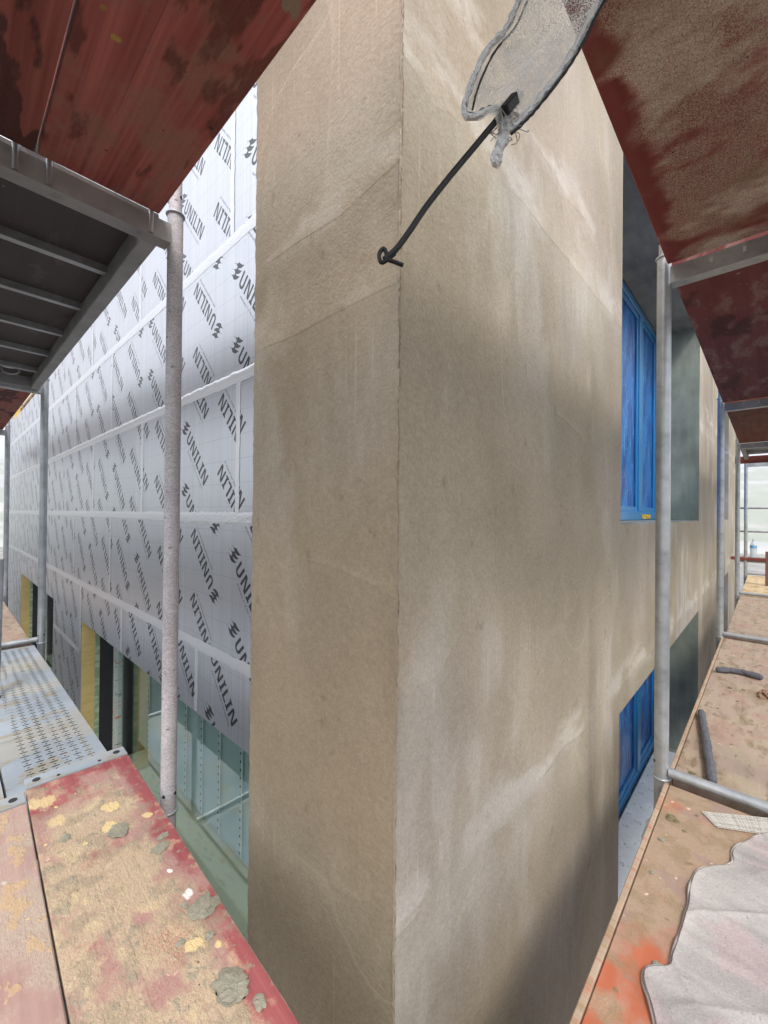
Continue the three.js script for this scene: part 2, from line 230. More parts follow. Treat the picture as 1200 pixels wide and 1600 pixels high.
const mUnderBlack = plankTex({ seed: 26, w: 512, h: 1024, base: [[62, 52, 52], [76, 66, 66]], grain: 16, bump: 0.001, asp: 4.2, rough: 0.6, layers: [{ c: [110, 98, 96], f: [8, 14], t: 0.64, s: 0.05, a: 0.5, g: 0.7 }], spots: [{ n: 60, r: [0.002, 0.006], c: [170, 160, 156] }] });
// tops on the rendered side
const mTopOrange = plankTex({ seed: 31, w: 1024, base: [[184, 96, 68], [200, 118, 88]], grain: 30, bump: 0.005, asp: 2.2,
  layers: [{ c: [178, 156, 143], f: [5, 10], t: 0.38, s: 0.2, a: 0.85, g: 0.25, bias: (x, y) => 0.34 * sm(0.62, 0.38, y) - 0.16 }, { c: [174, 160, 139], f: [6, 13], t: 0.44, s: 0.18, a: 0.85, g: 0.4, bias: (x, y) => 0.26 * sm(0.58, 0.36, y) - 0.15, b: 40 }, { c: [150, 132, 104], f: [16, 36], t: 0.46, s: 0.28, a: 0.7, g: 0.6, b: 25, bias: (x, y) => 0.07 * sm(0.6, 0.3, y) - 0.02 }, { c: [160, 138, 140], f: [9, 20], t: 0.6, s: 0.1, a: 0.5 }],
  spots: [{ n: 26, r: [0.005, 0.025], c: [134, 120, 92], a: 0.7, b: 30 }, { n: 16, r: [0.003, 0.01], c: [190, 80, 54] }, { n: 60, r: [0.003, 0.012], c: [222, 200, 182], b: 20 }] });
const mTopPink = plankTex({ seed: 32, w: 1024, h: 1024, base: [[168, 150, 138], [184, 166, 152]], grain: 20, bump: 0.005, asp: 4.2,
  layers: [{ c: [180, 166, 146], f: [6, 22], t: 0.48, s: 0.12, a: 0.8, g: 0.3, b: 30 }, { c: [140, 122, 96], f: [18, 30], t: 0.46, s: 0.3, a: 0.7, g: 0.6, b: 25 }, { c: [126, 110, 86], f: [30, 50], t: 0.6, s: 0.16, a: 0.7, g: 0.4, b: 30 }, { c: [180, 146, 136], f: [8, 20], t: 0.56, s: 0.14, a: 0.5 }], spots: [{ n: 60, r: [0.003, 0.012], c: [132, 112, 84], a: 0.6, b: 30 }, { n: 50, r: [0.004, 0.014], c: [230, 206, 186], b: 20 }] });
mTopOrange.color.set(0xece7e0); mTopPink.color.set(0xece8e2);
const mTopTan = plankTex({ seed: 33, w: 512, h: 1024, base: [[190, 168, 130], [202, 180, 144]], grain: 20, bump: 0.004, asp: 4.2, layers: [{ c: [160, 134, 92], f: [10, 16], t: 0.55, s: 0.08, a: 0.7 }] });

// window film
const wrink = dt(1024, 1024, (x, y) => { const a = Math.abs(fb(x + 0.15 * tn(x, y, 3, 3, 80), y, 14, 3, 4, 81) - 0.5), b = Math.abs(fb(x, y + 0.2 * tn(x, y, 4, 4, 82), 6, 9, 4, 83) - 0.5); const v = 30 + 200 * Math.exp(-a * 26) + 90 * Math.exp(-b * 40); return [v, v, v]; }, false);
const filmTex = dt(1024, 1024, (x, y) => { const wx = x + 0.06 * fb(x, y, 4, 4, 3, 80), a = Math.abs(fb(wx, y, 9, 2, 4, 81) - 0.5), b2 = Math.abs(fb(x, y + 0.1 * tn(x, y, 4, 4, 82), 7, 6, 4, 83) - 0.5), q = fb(wx, y, 16, 3, 5, 84), m = Math.min(1, Math.exp(-a * 60) * sm(0.45, 0.7, tn(x, y, 9, 7, 85)) + Math.exp(-b2 * 90) * sm(0.5, 0.75, tn(x, y, 8, 8, 86))), t = sm(0.3, 0.7, q); return [lerp(lerp(4, 10, t), 150, m * 0.75), lerp(lerp(66, 112, t), 200, m * 0.75), lerp(lerp(142, 192, t), 240, m * 0.75)]; });  // pale crease lines paint sky glints and stretch whitening into the blue
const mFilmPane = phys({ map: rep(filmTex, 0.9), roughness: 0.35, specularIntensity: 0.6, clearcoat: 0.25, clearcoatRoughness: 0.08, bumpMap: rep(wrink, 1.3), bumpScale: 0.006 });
const mFilmFrame = phys({ color: new THREE.Color(0.008, 0.2, 0.5), roughness: 0.32, clearcoat: 0.5, clearcoatRoughness: 0.2, bumpMap: rep(wrink, 0.5), bumpScale: 0.002 });
const mGlass = phys({ color: new THREE.Color(0.91, 0.975, 0.96), roughness: 0.02, transmission: 1, thickness: 0, ior: 1.5 });

// ---------------------------------------------------------------- ground, road, hills
const grav = dt(1024, 1024, (x, y) => { const t = fb(x, y, 5, 5, 5, 101), g = (tn(x, y, 300, 300, 102) - 0.5) * 40; const k = 128 + (t - 0.5) * 70 + g; return [k, k * 0.98, k * 0.95]; });
{
  const g = new THREE.CircleGeometry(420, 64); g.rotateX(-Math.PI / 2); struct('ground', mUV(g), std({ map: rep(grav, 6), roughness: 0.95 }));
  const rd = dt(512, 512, (x, y) => { const k = 118 + (fb(x, y, 3, 40, 4, 104) - 0.5) * 60 + (tn(x, y, 200, 200, 105) - 0.5) * 20; return [k, k * 0.99, k * 1.0]; });
  struct('road', bx(24, 46, -0.1, 0.012, -160, 160), std({ map: rep(rd, 9), roughness: 0.9 }));
  struct('kerb', bx(23.6, 24, -0.1, 0.13, -160, 160), std({ color: 0x9a9a97, roughness: 0.9 }));
  const hillTex = dt(512, 512, (x, y) => { const t = fb(x, y, 6, 6, 6, 111); const gr = sm(0.46, 0.56, fb(x, y, 5, 5, 5, 112)); return [lerp(150, 126, gr) + t * 46, lerp(152, 134, gr) + t * 40, lerp(150, 120, gr) + t * 40]; });
  const P = [], I = [], n = 120, m = 8;
  for (let j = 0; j <= m; j++) for (let i = 0; i <= n; i++) { const a = (i / n) * 6.28318, rr = 75 + j * 42, s = Math.sin((j / m) * 1.57), h = -0.3 + s * (26 + 20 * fb(i / n, 0.3, 7, 1, 4, 120)) + 3 * (fb(i / n, j / m, 40, 6, 3, 121) - 0.5) * s; P.push(Math.cos(a) * rr, h, Math.sin(a) * rr); }
  for (let j = 0; j < m; j++) for (let i = 0; i < n; i++) { const a = j * (n + 1) + i, b = a + 1, c = a + n + 1, d = c + 1; I.push(a, b, c, b, d, c); }
  const hg = new THREE.BufferGeometry(); hg.setAttribute('position', new THREE.Float32BufferAttribute(P, 3)); hg.setIndex(I); const h2 = mUV(hg); h2.computeVertexNormals(); struct('hillside', h2, std({ map: rep(hillTex, 90), roughness: 1 }));
}

{ // unseen bank added along both scaffold sides to shade the lower lift
  const pr = new THREE.Shape(); [[1.25, -0.2], [1.45, 1.4], [1.75, 3.2], [2.2, 4.35], [9, 4.8], [13, 4.6], [17, -0.2]].forEach(([x, y], i) => (i ? pr.lineTo(x, y) : pr.moveTo(x, y)));
  const mShadeBank = std({ map: rep(grav, 3), color: 0x98a096, roughness: 1 });
  const ga = new THREE.ExtrudeGeometry(pr, { depth: 34, bevelEnabled: false }); ga.clearGroups(); ga.rotateY(-Math.PI / 2); ga.translate(16, 0, 0); // runs along X, rising towards +Z
  const gb = new THREE.ExtrudeGeometry(pr, { depth: 30, bevelEnabled: false }); gb.clearGroups(); gb.rotateY(Math.PI); gb.translate(0, 0, 12);
  struct('added_shade_bank', mUV(ga), mShadeBank); struct('added_shade_bank_001', mUV(gb), mShadeBank);
}
// ---------------------------------------------------------------- the building
const D = 0.6, E = 0.687, EI = 0.84, UE = 1.22, ROOF = 4.2, FAR = 13.4, UFAR = 10.4, GH = -CY, RV = 0.41;   // wall planes
const house = thing('building', 'building corner with beige cement render on one side and printed foil insulation on the other', 'building', [E, 0, -D]);
const toHouse = (g) => g.translate(-E, 0, D);
const hp = (name, geo, mat, parent = house) => mesh(name, parent === house ? toHouse(geo) : geo, mat, parent);
const WIN = [[2.56, 6.04, -0.046, 2.23], [2.56, 6.04, -2.8, -1.09], [8.75, 10.79, -0.046, 2.23], [8.75, 10.79, -2.8, -1.09]];
{ // rendered wall, mitred at the corner
  const s = new THREE.Shape(); s.moveTo(E, GH); s.lineTo(FAR, GH); s.lineTo(FAR, ROOF); s.lineTo(E, ROOF);
  for (const [a, b, c, d] of WIN) { const p = new THREE.Path(); p.moveTo(a, c); p.lineTo(a, d); p.lineTo(b, d); p.lineTo(b, c); s.holes.push(p); }
  const g = new THREE.ExtrudeGeometry(s, { depth: RV, bevelEnabled: false }); g.clearGroups(); const p = g.attributes.position;
  for (let i = 0; i < p.count; i++) { const x = p.getX(i), z = RV - p.getZ(i); p.setXYZ(i, x < E + 0.001 ? x + z : x, p.getY(i) + CY, -D - z); }
  hp('rendered_wall', mUV(g.deleteAttribute('normal')), mRender).geometry.computeVertexNormals();
  const pl = new THREE.Shape(); pl.moveTo(E, D); pl.lineTo(E, UE); pl.lineTo(EI + 0.1, UE); pl.lineTo(E + RV, UE); pl.lineTo(E + RV, D + RV);
  const g2 = new THREE.ExtrudeGeometry(pl, { depth: ROOF + CY, bevelEnabled: false }); g2.clearGroups(); g2.rotateX(-Math.PI / 2);
  hp('rendered_wall', mUV(g2), mRenderSide);
  // corner bead: ragged arris of set render
  const r = rng(9), pts = []; for (let h = -2.2; h <= 2.4; h += 0.03) pts.push(V(E + 0.0016 + (r() - 0.5) * 0.003 + 0.004 * (fb(h * 0.2 + 0.5, 0.2, 16, 1, 3, 61) - 0.5), h, D + 0.0016 + (r() - 0.5) * 0.003 + 0.004 * (fb(h * 0.2 + 0.5, 0.7, 16, 1, 3, 63) - 0.5)));
  const bead = new THREE.TubeGeometry(new THREE.CatmullRomCurve3(pts), 700, 0.0036, 7); const q = bead.attributes.position;
  for (let i = 0; i < q.count; i++) { const k = 1; q.setXYZ(i, q.getX(i) + (r() - 0.5) * 0.002 * k, q.getY(i), q.getZ(i) + (r() - 0.5) * 0.002); }
  bead.computeVertexNormals(); hp('corner_bead', mUV(bead), mRenderSide);
  // ragged edge where the render stops against the foil
  const pe = []; for (let h = -2.2; h <= 2.4; h += 0.02) pe.push(V(E + 0.003 + (r() - 0.5) * 0.002, h, UE + (r() - 0.4) * 0.005));
  hp('render_edge', mUV(new THREE.TubeGeometry(new THREE.CatmullRomCurve3(pe), 600, 0.0035, 5)), mRenderSide);
}
// window reveals and film-covered windows on the rendered side
function filmWindow([a, b, c, d], depth, muls, lintelGrey) {
  const y0 = CY + c, y1 = CY + d, z0 = -D - 0.004, zf = -D - depth;
  const w = new THREE.Group(); w.name = 'window'; house.add(w); w.position.set(-E, 0, D);
  if (depth > 0.2) {
    mesh('jamb_lining', bx(b - 0.005, b + 0.02, y0, y1, z0 - 0.4, z0), mReveal, w);
    mesh('jamb_lining', bx(a - 0.02, a + 0.005, y0, y1, z0 - 0.4, z0), mReveal, w);
    mesh('soffit_lining', bx(a + 0.005, b - 0.005, y1 - 0.005, y1 + 0.02, z0 - 0.4, z0), mReveal, w);
    mesh('sill', bx(a + 0.005, b - 0.005, y0 - 0.02, y0 + 0.006, z0 - 0.4, z0 - 0.002), lintelGrey, w);
  }
  const X0 = a + 0.006, X1 = b - 0.006, Y0 = y0 + 0.008, Y1 = y1 - 0.006, t = 0.075, zb = zf - 0.07;
  mesh('bottom_rail', cbx(X0, X1, Y0, Y0 + t * 1.2, zb, zf, 0.006), mFilmFrame, w); mesh('top_rail', cbx(X0, X1, Y1 - t, Y1, zb, zf, 0.006), mFilmFrame, w);
  for (const x of [X0, X1 - t]) mesh('frame_stile', cbx(x, x + t, Y0 + t * 1.2, Y1 - t, zb, zf, 0.006), mFilmFrame, w);
  let px = X0 + t;
  const edges = [];
  for (const m of muls) { mesh('mullion', cbx(m - 0.07, m + 0.07, Y0 + t * 1.2, Y1 - t, zb, zf + 0.004, 0.008), mFilmFrame, w); edges.push([px, m - 0.07]); px = m + 0.07; }
  edges.push([px, X1 - t]);
  for (const [l, r] of edges) {
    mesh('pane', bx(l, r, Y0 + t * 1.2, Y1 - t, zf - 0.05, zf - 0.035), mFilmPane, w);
    for (const [s0, s1] of [[l, l + 0.05], [r - 0.05, r]]) mesh('sash', cbx(s0, s1, Y0 + t * 1.2 + 0.05, Y1 - t - 0.05, zf - 0.034, zf - 0.015, 0.004), mFilmFrame, w);
    for (const s of [Y0 + t * 1.2, Y1 - t - 0.05]) mesh('sash', cbx(l, r, s, s + 0.05, zf - 0.034, zf - 0.015, 0.004), mFilmFrame, w);
  }
  return w;
}
const mSill = std({ map: rep(greyTex, 0.9), color: 0xffffff, bumpMap: rep(greyBump, 0.3), bumpScale: 0.004, roughness: 0.9 });
const polyTex = dt(512, 512, (x, y) => { const s = sm(0.7, 0.76, fb(x, y, 30, 30, 4, 131)), t = fb(x, y, 5, 5, 4, 132) * 24; return [lerp(196 + t, 120, s * 0.6), lerp(204 + t, 112, s * 0.6), lerp(212 + t, 96, s * 0.6)]; });
const wA = filmWindow(WIN[0], RV, [3.7, 5.12], mSill), wB = filmWindow(WIN[1], RV, [3.7, 5.12], mSill); filmWindow(WIN[2], 0.06, [9.75], mSill); filmWindow(WIN[3], 0.06, [9.75], mSill);
{ // pale board with a ragged edge on the lower sill, yellow sticker on the upper frame
  const s = new THREE.Shape(), r = rng(4); s.moveTo(2.6, 0.985); for (let x = 2.6; x <= 5.9; x += 0.05) s.lineTo(x, 0.79 + 0.03 * (fb(x / 8, 0.2, 30, 1, 4, 133) - 0.5) * 4 + (r() - 0.5) * 0.008); s.lineTo(5.9, 0.985);
  const g = new THREE.ExtrudeGeometry(s, { depth: 0.022, bevelEnabled: false }); g.clearGroups(); g.rotateX(-Math.PI / 2); g.translate(0, CY - 2.79, 0);
  mesh('sill_board', mUV(g), std({ map: rep(polyTex, 0.6), roughness: 0.9 }), wB);
  const st = dt(256, 64, (x, y) => (fb(x, y, 30, 6, 2, 134) > 0.56 ? [60, 50, 20] : [240, 200, 40])); const q = new THREE.BoxGeometry(0.42, 0.05, 0.002); q.translate(5.4, CY + 0.0, -D - RV + 0.002); mesh('sticker', q, std({ map: st, roughness: 0.5 }), wA);
}
// structural wall behind the insulation, with openings
const OPEN = [[UE - 0.15, 4.35, -2.45, -0.957], [5.67, 8.28, -2.45, -0.957], [5.6, 9.5, 1.55, 3.3]];
const mBlock = std({ map: rep(greyTex, 1.2), color: 0xe8e4da, roughness: 0.95 });
{
  const s = new THREE.Shape(); s.moveTo(E + RV + 0.001 - 0.35, GH); s.lineTo(UFAR, GH); s.lineTo(UFAR, ROOF); s.lineTo(E + RV + 0.001 - 0.35, ROOF);
  s.curves.length = 0; s.moveTo(UE + 0.002, GH); s.lineTo(UFAR, GH); s.lineTo(UFAR, ROOF); s.lineTo(UE + 0.002, ROOF);
  for (const [a, b, c, d] of OPEN) { const p = new THREE.Path(), a2 = Math.max(a, UE + 0.05); p.moveTo(a2, c); p.lineTo(a2, d); p.lineTo(b, d); p.lineTo(b, c); s.holes.push(p); }
  const g = new THREE.ExtrudeGeometry(s, { depth: 0.25, bevelEnabled: false }); g.clearGroups(); const p = g.attributes.position;
  for (let i = 0; i < p.count; i++) p.setXYZ(i, EI + 0.102 + p.getZ(i), p.getY(i) + CY, -p.getX(i));
  const w = mUV(g.deleteAttribute('normal')); w.computeVertexNormals(); hp('block_wall', w, mBlock);
  hp('roof_slab', bx(E - 0.1, FAR + 0.05, CY + ROOF, CY + ROOF + 0.25, -UFAR - 0.1, -D + 0.1), mBlock);
  hp('end_wall', bx(FAR - 0.3, FAR - 0.002, 0, CY + ROOF - 0.002, -UFAR, -D - RV - 0.002), mBlock);
  hp('end_wall', bx(EI + 0.36, FAR - 0.302, 0, CY + ROOF - 0.002, -UFAR, -UFAR + 0.3), mBlock);
}
// insulation boards in 0.6 m courses, joints as measured
const COURSES = [[-2.427, -1.827, 2.3], [-1.827, -1.227, 1.1], [-1.227, -0.627, 2.0], [-0.627, -0.025, 2.3], [-0.025, 0.567, 1.62], [0.567, 1.165, 2.3], [1.165, 1.765, 1.69], [1.765, 2.365, 2.2], [2.365, 2.965, 1.7], [2.965, 3.565, 2.3], [3.565, 4.19, 1.6]];
const boardRand = rng(31); const seams = [];
COURSES.forEach(([h0, h1, first], row) => {
  for (let e = first - 1.2; e < UFAR; e += 1.2) {
    let cuts = [[Math.max(e, UE - 0.02), Math.min(e + 1.2, UFAR), h0, h1]];
    for (const [a, b, c, d] of OPEN) { const out = []; for (const [p, q, y0, y1] of cuts) { if (q <= a || p >= b || y1 <= c || y0 >= d) { out.push([p, q, y0, y1]); continue; } if (p < a) out.push([p, a, y0, y1]); if (q > b) out.push([b, q, y0, y1]); const l = Math.max(p, a), r = Math.min(q, b); if (y0 < c) out.push([l, r, y0, c]); if (y1 > d) out.push([l, r, d, y1]); } cuts = out; }
    const mat = mFoil[Math.floor(boardRand() * 4)];
    for (const [p, q, y0, y1] of cuts) {
      if (q - p < 0.02 || y1 - y0 < 0.02) continue; const o = boardRand() * 0.0009;
      const core = hp('insulation_board', bx(EI + 0.002 + o, EI + 0.1, CY + y0 + 0.0015, CY + y1 - 0.0015, -q + 0.0015, -p - 0.0015), mFoam);
      const f = bx(EI + o, EI + 0.0018 + o, CY + y0 + 0.0015, CY + y1 - 0.0015, -q + 0.0015, -p - 0.0015), uv = f.attributes.uv, ps = f.attributes.position;
      for (let i = 0; i < uv.count; i++) uv.setXY(i, (e + 1.2 + ps.getZ(i)) / 1.2, (ps.getY(i) - CY - h0) / 0.6);
      mesh('foil_facing', toHouse(f), mat, core);
    }
    if (e > UE && row > 1) seams.push([e, h0, h1]);
  }
});
function tapeStrip(p0, p1, wid, seed, lip = 0) {     // crinkled foil tape laid over a joint
  const n = Math.max(6, Math.round(Math.hypot(p1[0] - p0[0], p1[1] - p0[1]) / 0.025)), r = rng(seed), m = 6, P = [], I = []; const dx = p1[0] - p0[0], dy = p1[1] - p0[1], L = Math.hypot(dx, dy), nx = -dy / L, ny = dx / L;
  for (let i = 0; i <= n; i++) { const t = i / n, wob = (r() - 0.5) * 0.006, w2 = wid * (0.94 + r() * 0.12); for (let j = 0; j <= m; j++) { const s = (j / m - 0.5) * w2 + wob, out = (j === 0 || j === m ? 0.0004 : 0.0006 + r() * 0.0009) + lip * Math.max(0, 1 - Math.abs(j / m - 0.72) * 3.4) * (0.8 + r() * 0.4); P.push(EI - 0.0002 - out, CY + p0[1] + dy * t + ny * s, -(p0[0] + dx * t + nx * s)); } }
  for (let i = 0; i < n; i++) for (let j = 0; j < m; j++) { const a = i * (m + 1) + j; I.push(a, a + 1, a + m + 1, a + 1, a + m + 2, a + m + 1); }
  const g = new THREE.BufferGeometry(); g.setAttribute('position', new THREE.Float32BufferAttribute(P, 3)); g.setIndex(I); g.computeVertexNormals(); const q = g.attributes.position, uv = new Float32Array(q.count * 2); for (let i = 0; i < q.count; i++) { uv[i * 2] = q.getZ(i); uv[i * 2 + 1] = q.getY(i); } g.setAttribute('uv', new THREE.BufferAttribute(uv, 2));
  hp('foil_tape', g, mTape);
}
COURSES.forEach(([h0], k) => { if (k < 3) return; tapeStrip([UE - 0.02, h0], [h0 > 1.5 ? 5.58 : UFAR, h0], 0.052, 200 + k, k === 5 ? 0.0055 : 0.0003); });
tapeStrip([4.4, -1.227], [5.64, -1.227], 0.05, 260);
seams.forEach(([e, h0, h1], k) => { let y0 = h0; for (const [a, b, c, d] of OPEN) if (e > a && e < b && h0 < d && h1 > c) y0 = Math.max(y0, Math.min(d, h1)); if (e > 5.55 && h1 > 1.6) return; if (h1 - y0 > 0.05) tapeStrip([e, y0 + 0.01], [e, h1 - 0.02], 0.035 + (k % 3) * 0.008, 300 + k); });
// openings on the foil side: layered far jamb, frame, glass, room behind
const mGreen = std({ map: dt(256, 512, (x, y) => { const s = sm(0.5, 0.6, fb(x, y, 6, 20, 4, 141)); return [lerp(150, 190, s), lerp(178, 204, s), lerp(140, 178, s)]; }), roughness: 0.9 });
const mMembrane = std({ color: new THREE.Color(0.018, 0.018, 0.022), roughness: 0.75, bumpMap: rep(greyBump, 0.2), bumpScale: 0.003 });
const frameTex = dt(256, 1024, (x, y) => { const s = sm(0.7, 0.74, fb(x, y, 8, 50, 3, 143)), b = sm(0.72, 0.76, fb(x, y, 10, 60, 3, 144)); const k = lerp(1, 0.5, s); return [216 * k + b * 10, 226 * k - b * 60, 220 * k - b * 90]; });
const mFrame = std({ map: rep(frameTex, 1), roughness: 0.5 }), mWhite = std({ color: new THREE.Color(0.75, 0.78, 0.76), roughness: 0.4 });
const mCream = std({ map: rep(dt(256, 256, (x, y) => { const t = fb(x, y, 4, 4, 4, 146) * 26; return [206 + t, 202 + t, 176 + t]; }), 0.8), roughness: 0.8 });
function glazedOpening([a, b, c, d], panes) {
  const g = new THREE.Group(); g.name = 'glazed_opening'; house.add(g); g.position.set(-E, 0, D); const y0 = CY + c, y1 = CY + d, A = Math.max(a, UE + 0.05);
  mesh('sealing_strip', bx(EI + 0.1, EI + 0.134, y0, y1, -b, -b + 0.012), mGreen, g);
  mesh('membrane_strip', bx(EI + 0.134, EI + 0.235, y0, y1, -b, -b + 0.01), mMembrane, g);
  mesh('frame', mergeGeometries([cbx(EI + 0.24, EI + 0.3, y0, y1, -b, -b + 0.06, 0.004), bx(EI + 0.24, EI + 0.3, y0, y0 + 0.1, -b + 0.06, -A), bx(EI + 0.24, EI + 0.3, y1 - 0.03, y1, -b + 0.06, -A)]), mFrame, g);
  mesh('glazing_bead', bx(EI + 0.232, EI + 0.24, y0 + 0.1, y1 - 0.03, -b + 0.052, -b + 0.06), mWhite, g);
  for (const [p, q] of panes) mesh('pane', bx(EI + 0.268, EI + 0.272, y0 + 0.1, y1 - 0.03, -q, -p), mGlass, g);
  mesh('sill', bx(EI - 0.02, EI + 0.239, y0 - 0.03, y0 - 0.002, -b, -A), mFrame, g);
  // room behind the glass
  const X0 = EI + 0.354, X1 = 4.2; mesh('room_floor', bx(X0, X1, y0 - 0.4, y0 - 0.3, -b - 0.6, -A + 0.15), mCream, g); mesh('room_ceiling', bx(X0, X1, y1 + 0.2, y1 + 0.3, -b - 0.6, -A + 0.15), mCream, g);
  mesh('room_wall', bx(X1, X1 + 0.1, y0 - 0.4, y1 + 0.3, -b - 0.6, -A + 0.15), mBlock, g); for (const z of [-b - 0.7, -A + 0.15]) mesh('room_wall', bx(X0, X1, y0 - 0.4, y1 + 0.3, z, z + 0.1), mBlock, g);
  mesh('inner_sill', bx(EI + 0.3, EI + 0.75, y0 + 0.16, y0 + 0.19, -b + 0.01, -A), mCream, g);
  return g;
}
glazedOpening(OPEN[0], [[UE + 0.05, 4.29]]); glazedOpening(OPEN[1], [[5.67, 8.22]]);
{ // upper opening: pale timber lining and brown battens
  const [a, b, c, d] = OPEN[2], g = new THREE.Group(); g.name = 'lined_opening'; house.add(g); g.position.set(-E, 0, D); const mB = std({ color: new THREE.Color(0.3, 0.2, 0.13), roughness: 0.8 }), mP = mCream;
  mesh('timber_panel', bx(EI + 0.11, EI + 0.14, CY + c, CY + d, -b, -a), mP, g); mesh('timber_plate', bx(EI + 0.03, EI + 0.11, CY + c, CY + c + 0.05, -b, -a), mP, g);
  for (const u of [5.62, 6.4, 7.3, 8.2, 9.1]) mesh('batten', bx(EI + 0.07, EI + 0.11, CY + c + 0.05, CY + c + 0.19, -u - 0.06, -u), mB, g);
  mesh('batten', bx(EI + 0.08, EI + 0.11, CY + c + 0.19, CY + c + 0.22, -b, -a), mB, g);
}
{ // venetian blind behind the glass
  const t = thing('venetian_blind', 'grey venetian blind behind the greenish window glass', 'blind', [EI + 0.42, CY - 2.07, -2.7]); const L = 3.0, mS = std({ color: new THREE.Color(0.45, 0.53, 0.53), roughness: 0.45 });
  const slat = new THREE.BoxGeometry(0.028, 0.0015, L); slat.rotateZ(0.58); const N = 44, p = 0.0248;
  for (let i = 0; i < N; i++) { const s = mesh('slat', slat, mS, t); s.position.set(0, 0.02 + i * p, 0); }
  mesh('bottom_rail', cbx(-0.014, 0.014, -0.012, 0.008, -L / 2, L / 2, 0.003), mS, t); mesh('head_rail', cbx(-0.025, 0.025, 0.02 + N * p, 0.07 + N * p, -L / 2, L / 2, 0.003), mS, t);
  for (const u of [3.9, 3.115, 2.844, 2.583, 2.298, 1.8]) {
    const z = 2.7 - u; mesh('ladder_tape', bx(-0.019, -0.0175, 0, 0.03 + N * p, z - 0.008, z + 0.008), mWhite, t);
    const pr = []; for (let i = 0; i < N; i += 2) pr.push(bx(-0.02, -0.015, 0.024 + i * p, 0.034 + i * p, z - 0.022, z - 0.01)); mesh('dark_notches', mergeGeometries(pr), mDark, t);  // dark blocks stand in for the shaded notch holes along the cords
  }
  const k = thing('tape_roll', 'cream roll with a blue core lying on the inner sill behind the glass', 'roll', [EI + 0.46, CY - 2.45 + 0.19, -1.96]); const o = new THREE.LatheGeometry([[0.022, -0.05], [0.055, -0.05], [0.06, -0.044], [0.06, 0.044], [0.055, 0.05], [0.022, 0.05], [0.022, -0.05]].map((q) => new THREE.Vector2(...q)), 28); o.rotateZ(Math.PI / 2); o.translate(0, 0.06, 0); mesh('roll', o, mCream, k);
  const c = new THREE.CylinderGeometry(0.021, 0.021, 0.09, 20); c.rotateZ(Math.PI / 2); c.translate(0, 0.06, 0); mesh('core', c, std({ color: new THREE.Color(0.1, 0.24, 0.42), roughness: 0.5 }), k);
  single('batten', 'thin pale batten leaning across the blind behind the window glass', 'batten', cbx(-0.9, 0.9, -0.006, 0.006, -0.005, 0.005, 0.001).scale(0.66, 0.6, 0.6).rotateY(Math.PI / 2).rotateX(-0.66), mWhite, [EI + 0.36, CY - 1.72, -2.28]);
}

// ---------------------------------------------------------------- scaffold frames
const FW = 0.73;
function frame(label, along, pos, mat, foot = true) {      // inner standard at the group's origin; the frame's width runs along local +Z
  const t = thing('scaffold_frame', label, 'scaffold frame', pos); t.rotation.y = along === 'u' ? -Math.PI / 2 : 0;
  const Y = (h) => CY + h; const v3 = (x, h, z) => new THREE.Vector3(x, Y(h), z);
  for (const z of [0, FW]) {
    const s = mesh('standard', tube(v3(0, -4.96, z), v3(0, 1.0, z), 0.0242, 24), mat, t);
    for (const h of [-1.0, 1.0]) mesh('collar', new THREE.TorusGeometry(0.0262, 0.0042, 8, 26).rotateX(Math.PI / 2).translate(0, Y(h), z), mGalv, s);
    mesh('spigot', tube(v3(0, 1.0, z), v3(0, 1.19, z), 0.0195, 18), mat, s);
    const holes = []; for (const h of [-0.94, 1.06]) for (const a of [0.6, 3.7, 2.2]) { const c = new THREE.CylinderGeometry(0.0055, 0.0055, 0.003, 10); c.rotateX(Math.PI / 2); c.translate(0, 0, h > 0 ? 0.0192 : 0.0239); c.rotateY(a); c.translate(0, Y(h), z); holes.push(c); } mesh('pin_holes', mergeGeometries(holes), mDark, s);
    mesh('base_plate', bx(-0.075, 0.075, 0.002, 0.01, z - 0.075, z + 0.075), mGalv, s);
  }
  for (const h of foot ? [-0.972, -2.972] : [-2.972]) mesh('foot_tube', tube(v3(0, h, 0.024), v3(0, h, FW - 0.024), 0.0185, 20), mGalv, t);
  for (const h of [0.885, -1.115]) {                // U-profile transom
    const c = mesh('transom', mergeGeometries([cbx(-0.027, 0.027, Y(h), Y(h + 0.004), 0.022, FW - 0.022, 0.001), cbx(-0.027, -0.023, Y(h + 0.004), Y(h + 0.062), 0.022, FW - 0.022, 0.001), cbx(0.023, 0.027, Y(h + 0.004), Y(h + 0.062), 0.022, FW - 0.022, 0.001)]), mat === mDusty ? mAlu : mGalv, t);
    const litSlots = []; for (const z of [0.14, 0.23, 0.32]) litSlots.push(bx(-0.0285, -0.027, Y(h + 0.03), Y(h + 0.048), z, z + 0.009)); mesh('lit_slot', mergeGeometries(litSlots), mWhite, c);  // white patches painted where light comes through slots in the flange
  }
  return t;
}
const LU = [1.47, 4.04, 6.61, 9.18], RVS = [1.9, 4.47, 7.04, 9.61], LV = 0.53, RU = 0.3;
frame('dust-coated scaffold frame with speckled pole before the foil boards and window glass', 'u', [LV, 0, -LU[0]], mDusty, false);
frame('clean blue-grey scaffold frame at the far end of the perforated steel deck', 'u', [LV, 0, -LU[1]], mGalv);
frame('scaffold frame past the pinkish deck beside the foil wall, second behind the speckled pole', 'u', [LV, 0, -LU[2]], mGalv);
frame('last scaffold frame along the foil wall, at the building end', 'u', [LV, 0, -LU[3]], mGalv);
frame('shiny galvanised scaffold frame before the large blue window, foot tube over the orange deck end', 'v', [RVS[0], 0, -RU], mGalv);
frame('dark galvanised scaffold frame before the second blue window strip', 'v', [RVS[1], 0, -RU], mGalv);
frame('slim scaffold frame at the end of the rendered wall, before the tan deck', 'v', [RVS[2], 0, -RU], mGalv);
